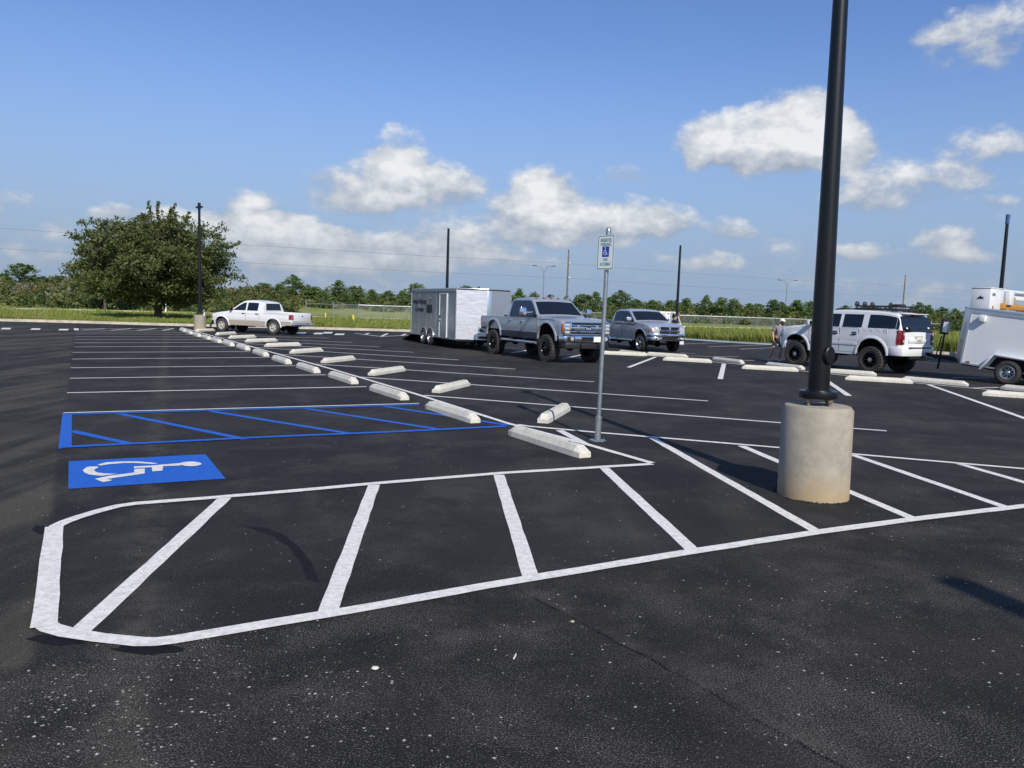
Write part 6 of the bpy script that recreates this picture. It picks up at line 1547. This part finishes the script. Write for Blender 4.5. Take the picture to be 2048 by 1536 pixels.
    for s in 'LR':
        an, to = Vector(J['an'+s]), Vector(J['to'+s]); d = to-an; d.z = 0
        skinned('shoe', MT['cap'] if cap else MT['dark_cloth'], p, [tuple(an+Vector((0, 0, -.03))-d*.25), tuple(an+d*.5+Vector((0, 0, -.045))), tuple(to+Vector((0, 0, .0)))], [(0, 1), (1, 2)], [.046, .045, (.046, .036)], 2)
    # face
    f = MB(); h = Vector(hd)
    f.cyl((h.x, h.y-.085, h.z+.02), (h.x, h.y-.118, h.z-.012), .009, .015, 8); f.build('nose', MT['skin'], p, smooth=60)
    for s in (1, -1): f = MB(); f.lathe([(.001, -.006), (.013, -.004), (.015, 0), (.001, .008)], 'Y', 10, (h.x+s*.032, h.y-.088, h.z+.03)); f.build('eye', MT['under'], p, smooth=60)
    f = MB(); f.box((h.x, h.y-.088, h.z-.045), (.045, .012, .01)); f.build('mouth', MT['red'], p, smooth=40, bevel=.003)
    for s in (1, -1): f = MB(); f.lathe([(.001, -.012), (.022, -.006), (.024, .004), (.001, .01)], 'Y', 10, (h.x+s*.084, h.y+.005, h.z+.01)); f.build('ear', MT['skin'], p, smooth=60)
    f = MB(); f.lathe([(.101, h.z+.03), (.103, h.z+.065), (.085, h.z+.115), (.05, h.z+.145), (.001, h.z+.155)], 'Z', 20); f.v = [(x+h.x, y*1.1+h.y+.004, z) for x, y, z in f.v]
    if cap:
        f.add([(h.x-.075, h.y-.09, h.z+.055), (h.x+.075, h.y-.09, h.z+.055), (h.x+.055, h.y-.185, h.z+.035), (h.x-.055, h.y-.185, h.z+.035), (h.x-.075, h.y-.09, h.z+.067), (h.x+.075, h.y-.09, h.z+.067), (h.x+.055, h.y-.185, h.z+.045), (h.x-.055, h.y-.185, h.z+.045)], [(0, 1, 2, 3), (4, 7, 6, 5), (0, 4, 5, 1), (1, 5, 6, 2), (2, 6, 7, 3), (3, 7, 4, 0)])
        f.build('cap', MT['cap'], p, smooth=50)
        f = MB(); f.lathe([(.085, h.z-.115), (.092, h.z-.08), (.094, h.z-.04)], 'Z', 16); f.v = [(x*.8+h.x, y*.9+h.y-.012, z) for x, y, z in f.v]; f.build('beard', MT['hair'], p, smooth=60)
    else: f.build('hair', MT['hair'], p, smooth=60)
    return p
J1 = dict(pel=(-.05, 0, .95), che=(0, .0, 1.33), nek=(.04, -.02, 1.50), head=(.07, -.04, 1.60), shL=(-.19, .0, 1.41), shR=(.21, .0, 1.40), elL=(-.27, .03, 1.14), wrL=(-.27, -.06, .91), elR=(.30, .02, 1.15), wrR=(.34, -.14, .95),
          hpL=(-.13, 0, .90), hpR=(.05, 0, .90), knL=(-.27, -.10, .52), anL=(-.40, .0, .10), toL=(-.46, -.15, .04), knR=(.08, -.08, .50), anR=(.07, .05, .10), toR=(.09, -.12, .04))
g = G(1555, 723.5); person((g.x, g.y, 0), .15, J1, 'man in grey t-shirt, dark shorts and white cap striding before the SUV', MT['shirt'], MT['dark_cloth'], True)

# ------------------------------------------------------------------ place vehicles
p, wb = lifted_pickup(); a, b = G(985, 707.5), G(1106, 726); place(p, a, a+(b-a).normalized()*2*wb, -wb, wb, -1, 1.0)
mid_ = (a+b)/2; d_ = (b-a).normalized(); ang = math.atan2(d_.y, d_.x)
F_LOC = p
p, wb = silver_pickup(); b = G(1279, 702); h_ = Vector((.375, -.927, 0)); place(p, b-h_*2*wb, b, -wb, wb, -1, .95); RAM = p
p, wb = white_pickup(); a, b = G(553.5, 669.3), G(437, 663.2); c = (a+b)/2; d_ = (b-a).normalized(); place(p, c-d_*wb, c+d_*wb, -wb, wb, 1, .85)
p, wb = white_suv(); a, b = G(1740, 746), G(1585, 731); c = (a+b)/2; d_ = Vector((-.535, .845, 0)); place(p, c-d_*wb, c+d_*wb, -wb, wb, 1, 1.0); SUV = p
p = box_trailer(); h_ = Vector((.42, -.9075, 0)); c = G(854, 688.5); place(p, c-h_, c+h_, -1, 1, -1, 1.24)
p = small_trailer(); c = G(2011, 769); h_ = Vector((-.61, .79, 0)); place(p, c-h_, c+h_, -1, 1, 1, 1.0); p.rotation_euler = (0, -R(6.0), p.rotation_euler.z)
p = boom_truck(); c = at(1978, 620, 33); p.location = (c.x, c.y, 0); p.rotation_euler = (0, 0, math.atan2(.61, .79))
bpy.context.view_layer.update()
q = RAM.matrix_world @ Vector((.75, 1.55, 0))
J2 = dict(pel=(0, 0, .97), che=(0, -.03, 1.35), nek=(0, -.04, 1.52), head=(0, -.06, 1.63), shL=(-.2, 0, 1.44), shR=(.2, 0, 1.44), elL=(-.27, .02, 1.16), wrL=(-.22, -.18, 1.02), elR=(.27, .02, 1.16), wrR=(.22, -.2, 1.05),
          hpL=(-.09, 0, .92), hpR=(.09, 0, .92), knL=(-.12, -.03, .50), anL=(-.12, .02, .10), toL=(-.15, -.13, .04), knR=(.12, -.03, .50), anR=(.13, .02, .10), toR=(.16, -.13, .04))
person((q.x, q.y, 0), 1.9, J2, 'dark-haired person in dark clothes by the open pickup door', MT['dark_cloth'], MT['dark_cloth'], False)

# ------------------------------------------------------------------ render look
sc.view_settings.view_transform = 'Standard'; sc.view_settings.look = 'None'; sc.view_settings.exposure = 0.0; sc.view_settings.gamma = 1.0
sc.cycles.max_bounces = 6; sc.cycles.diffuse_bounces = 2; sc.cycles.glossy_bounces = 3; sc.cycles.transparent_max_bounces = 12
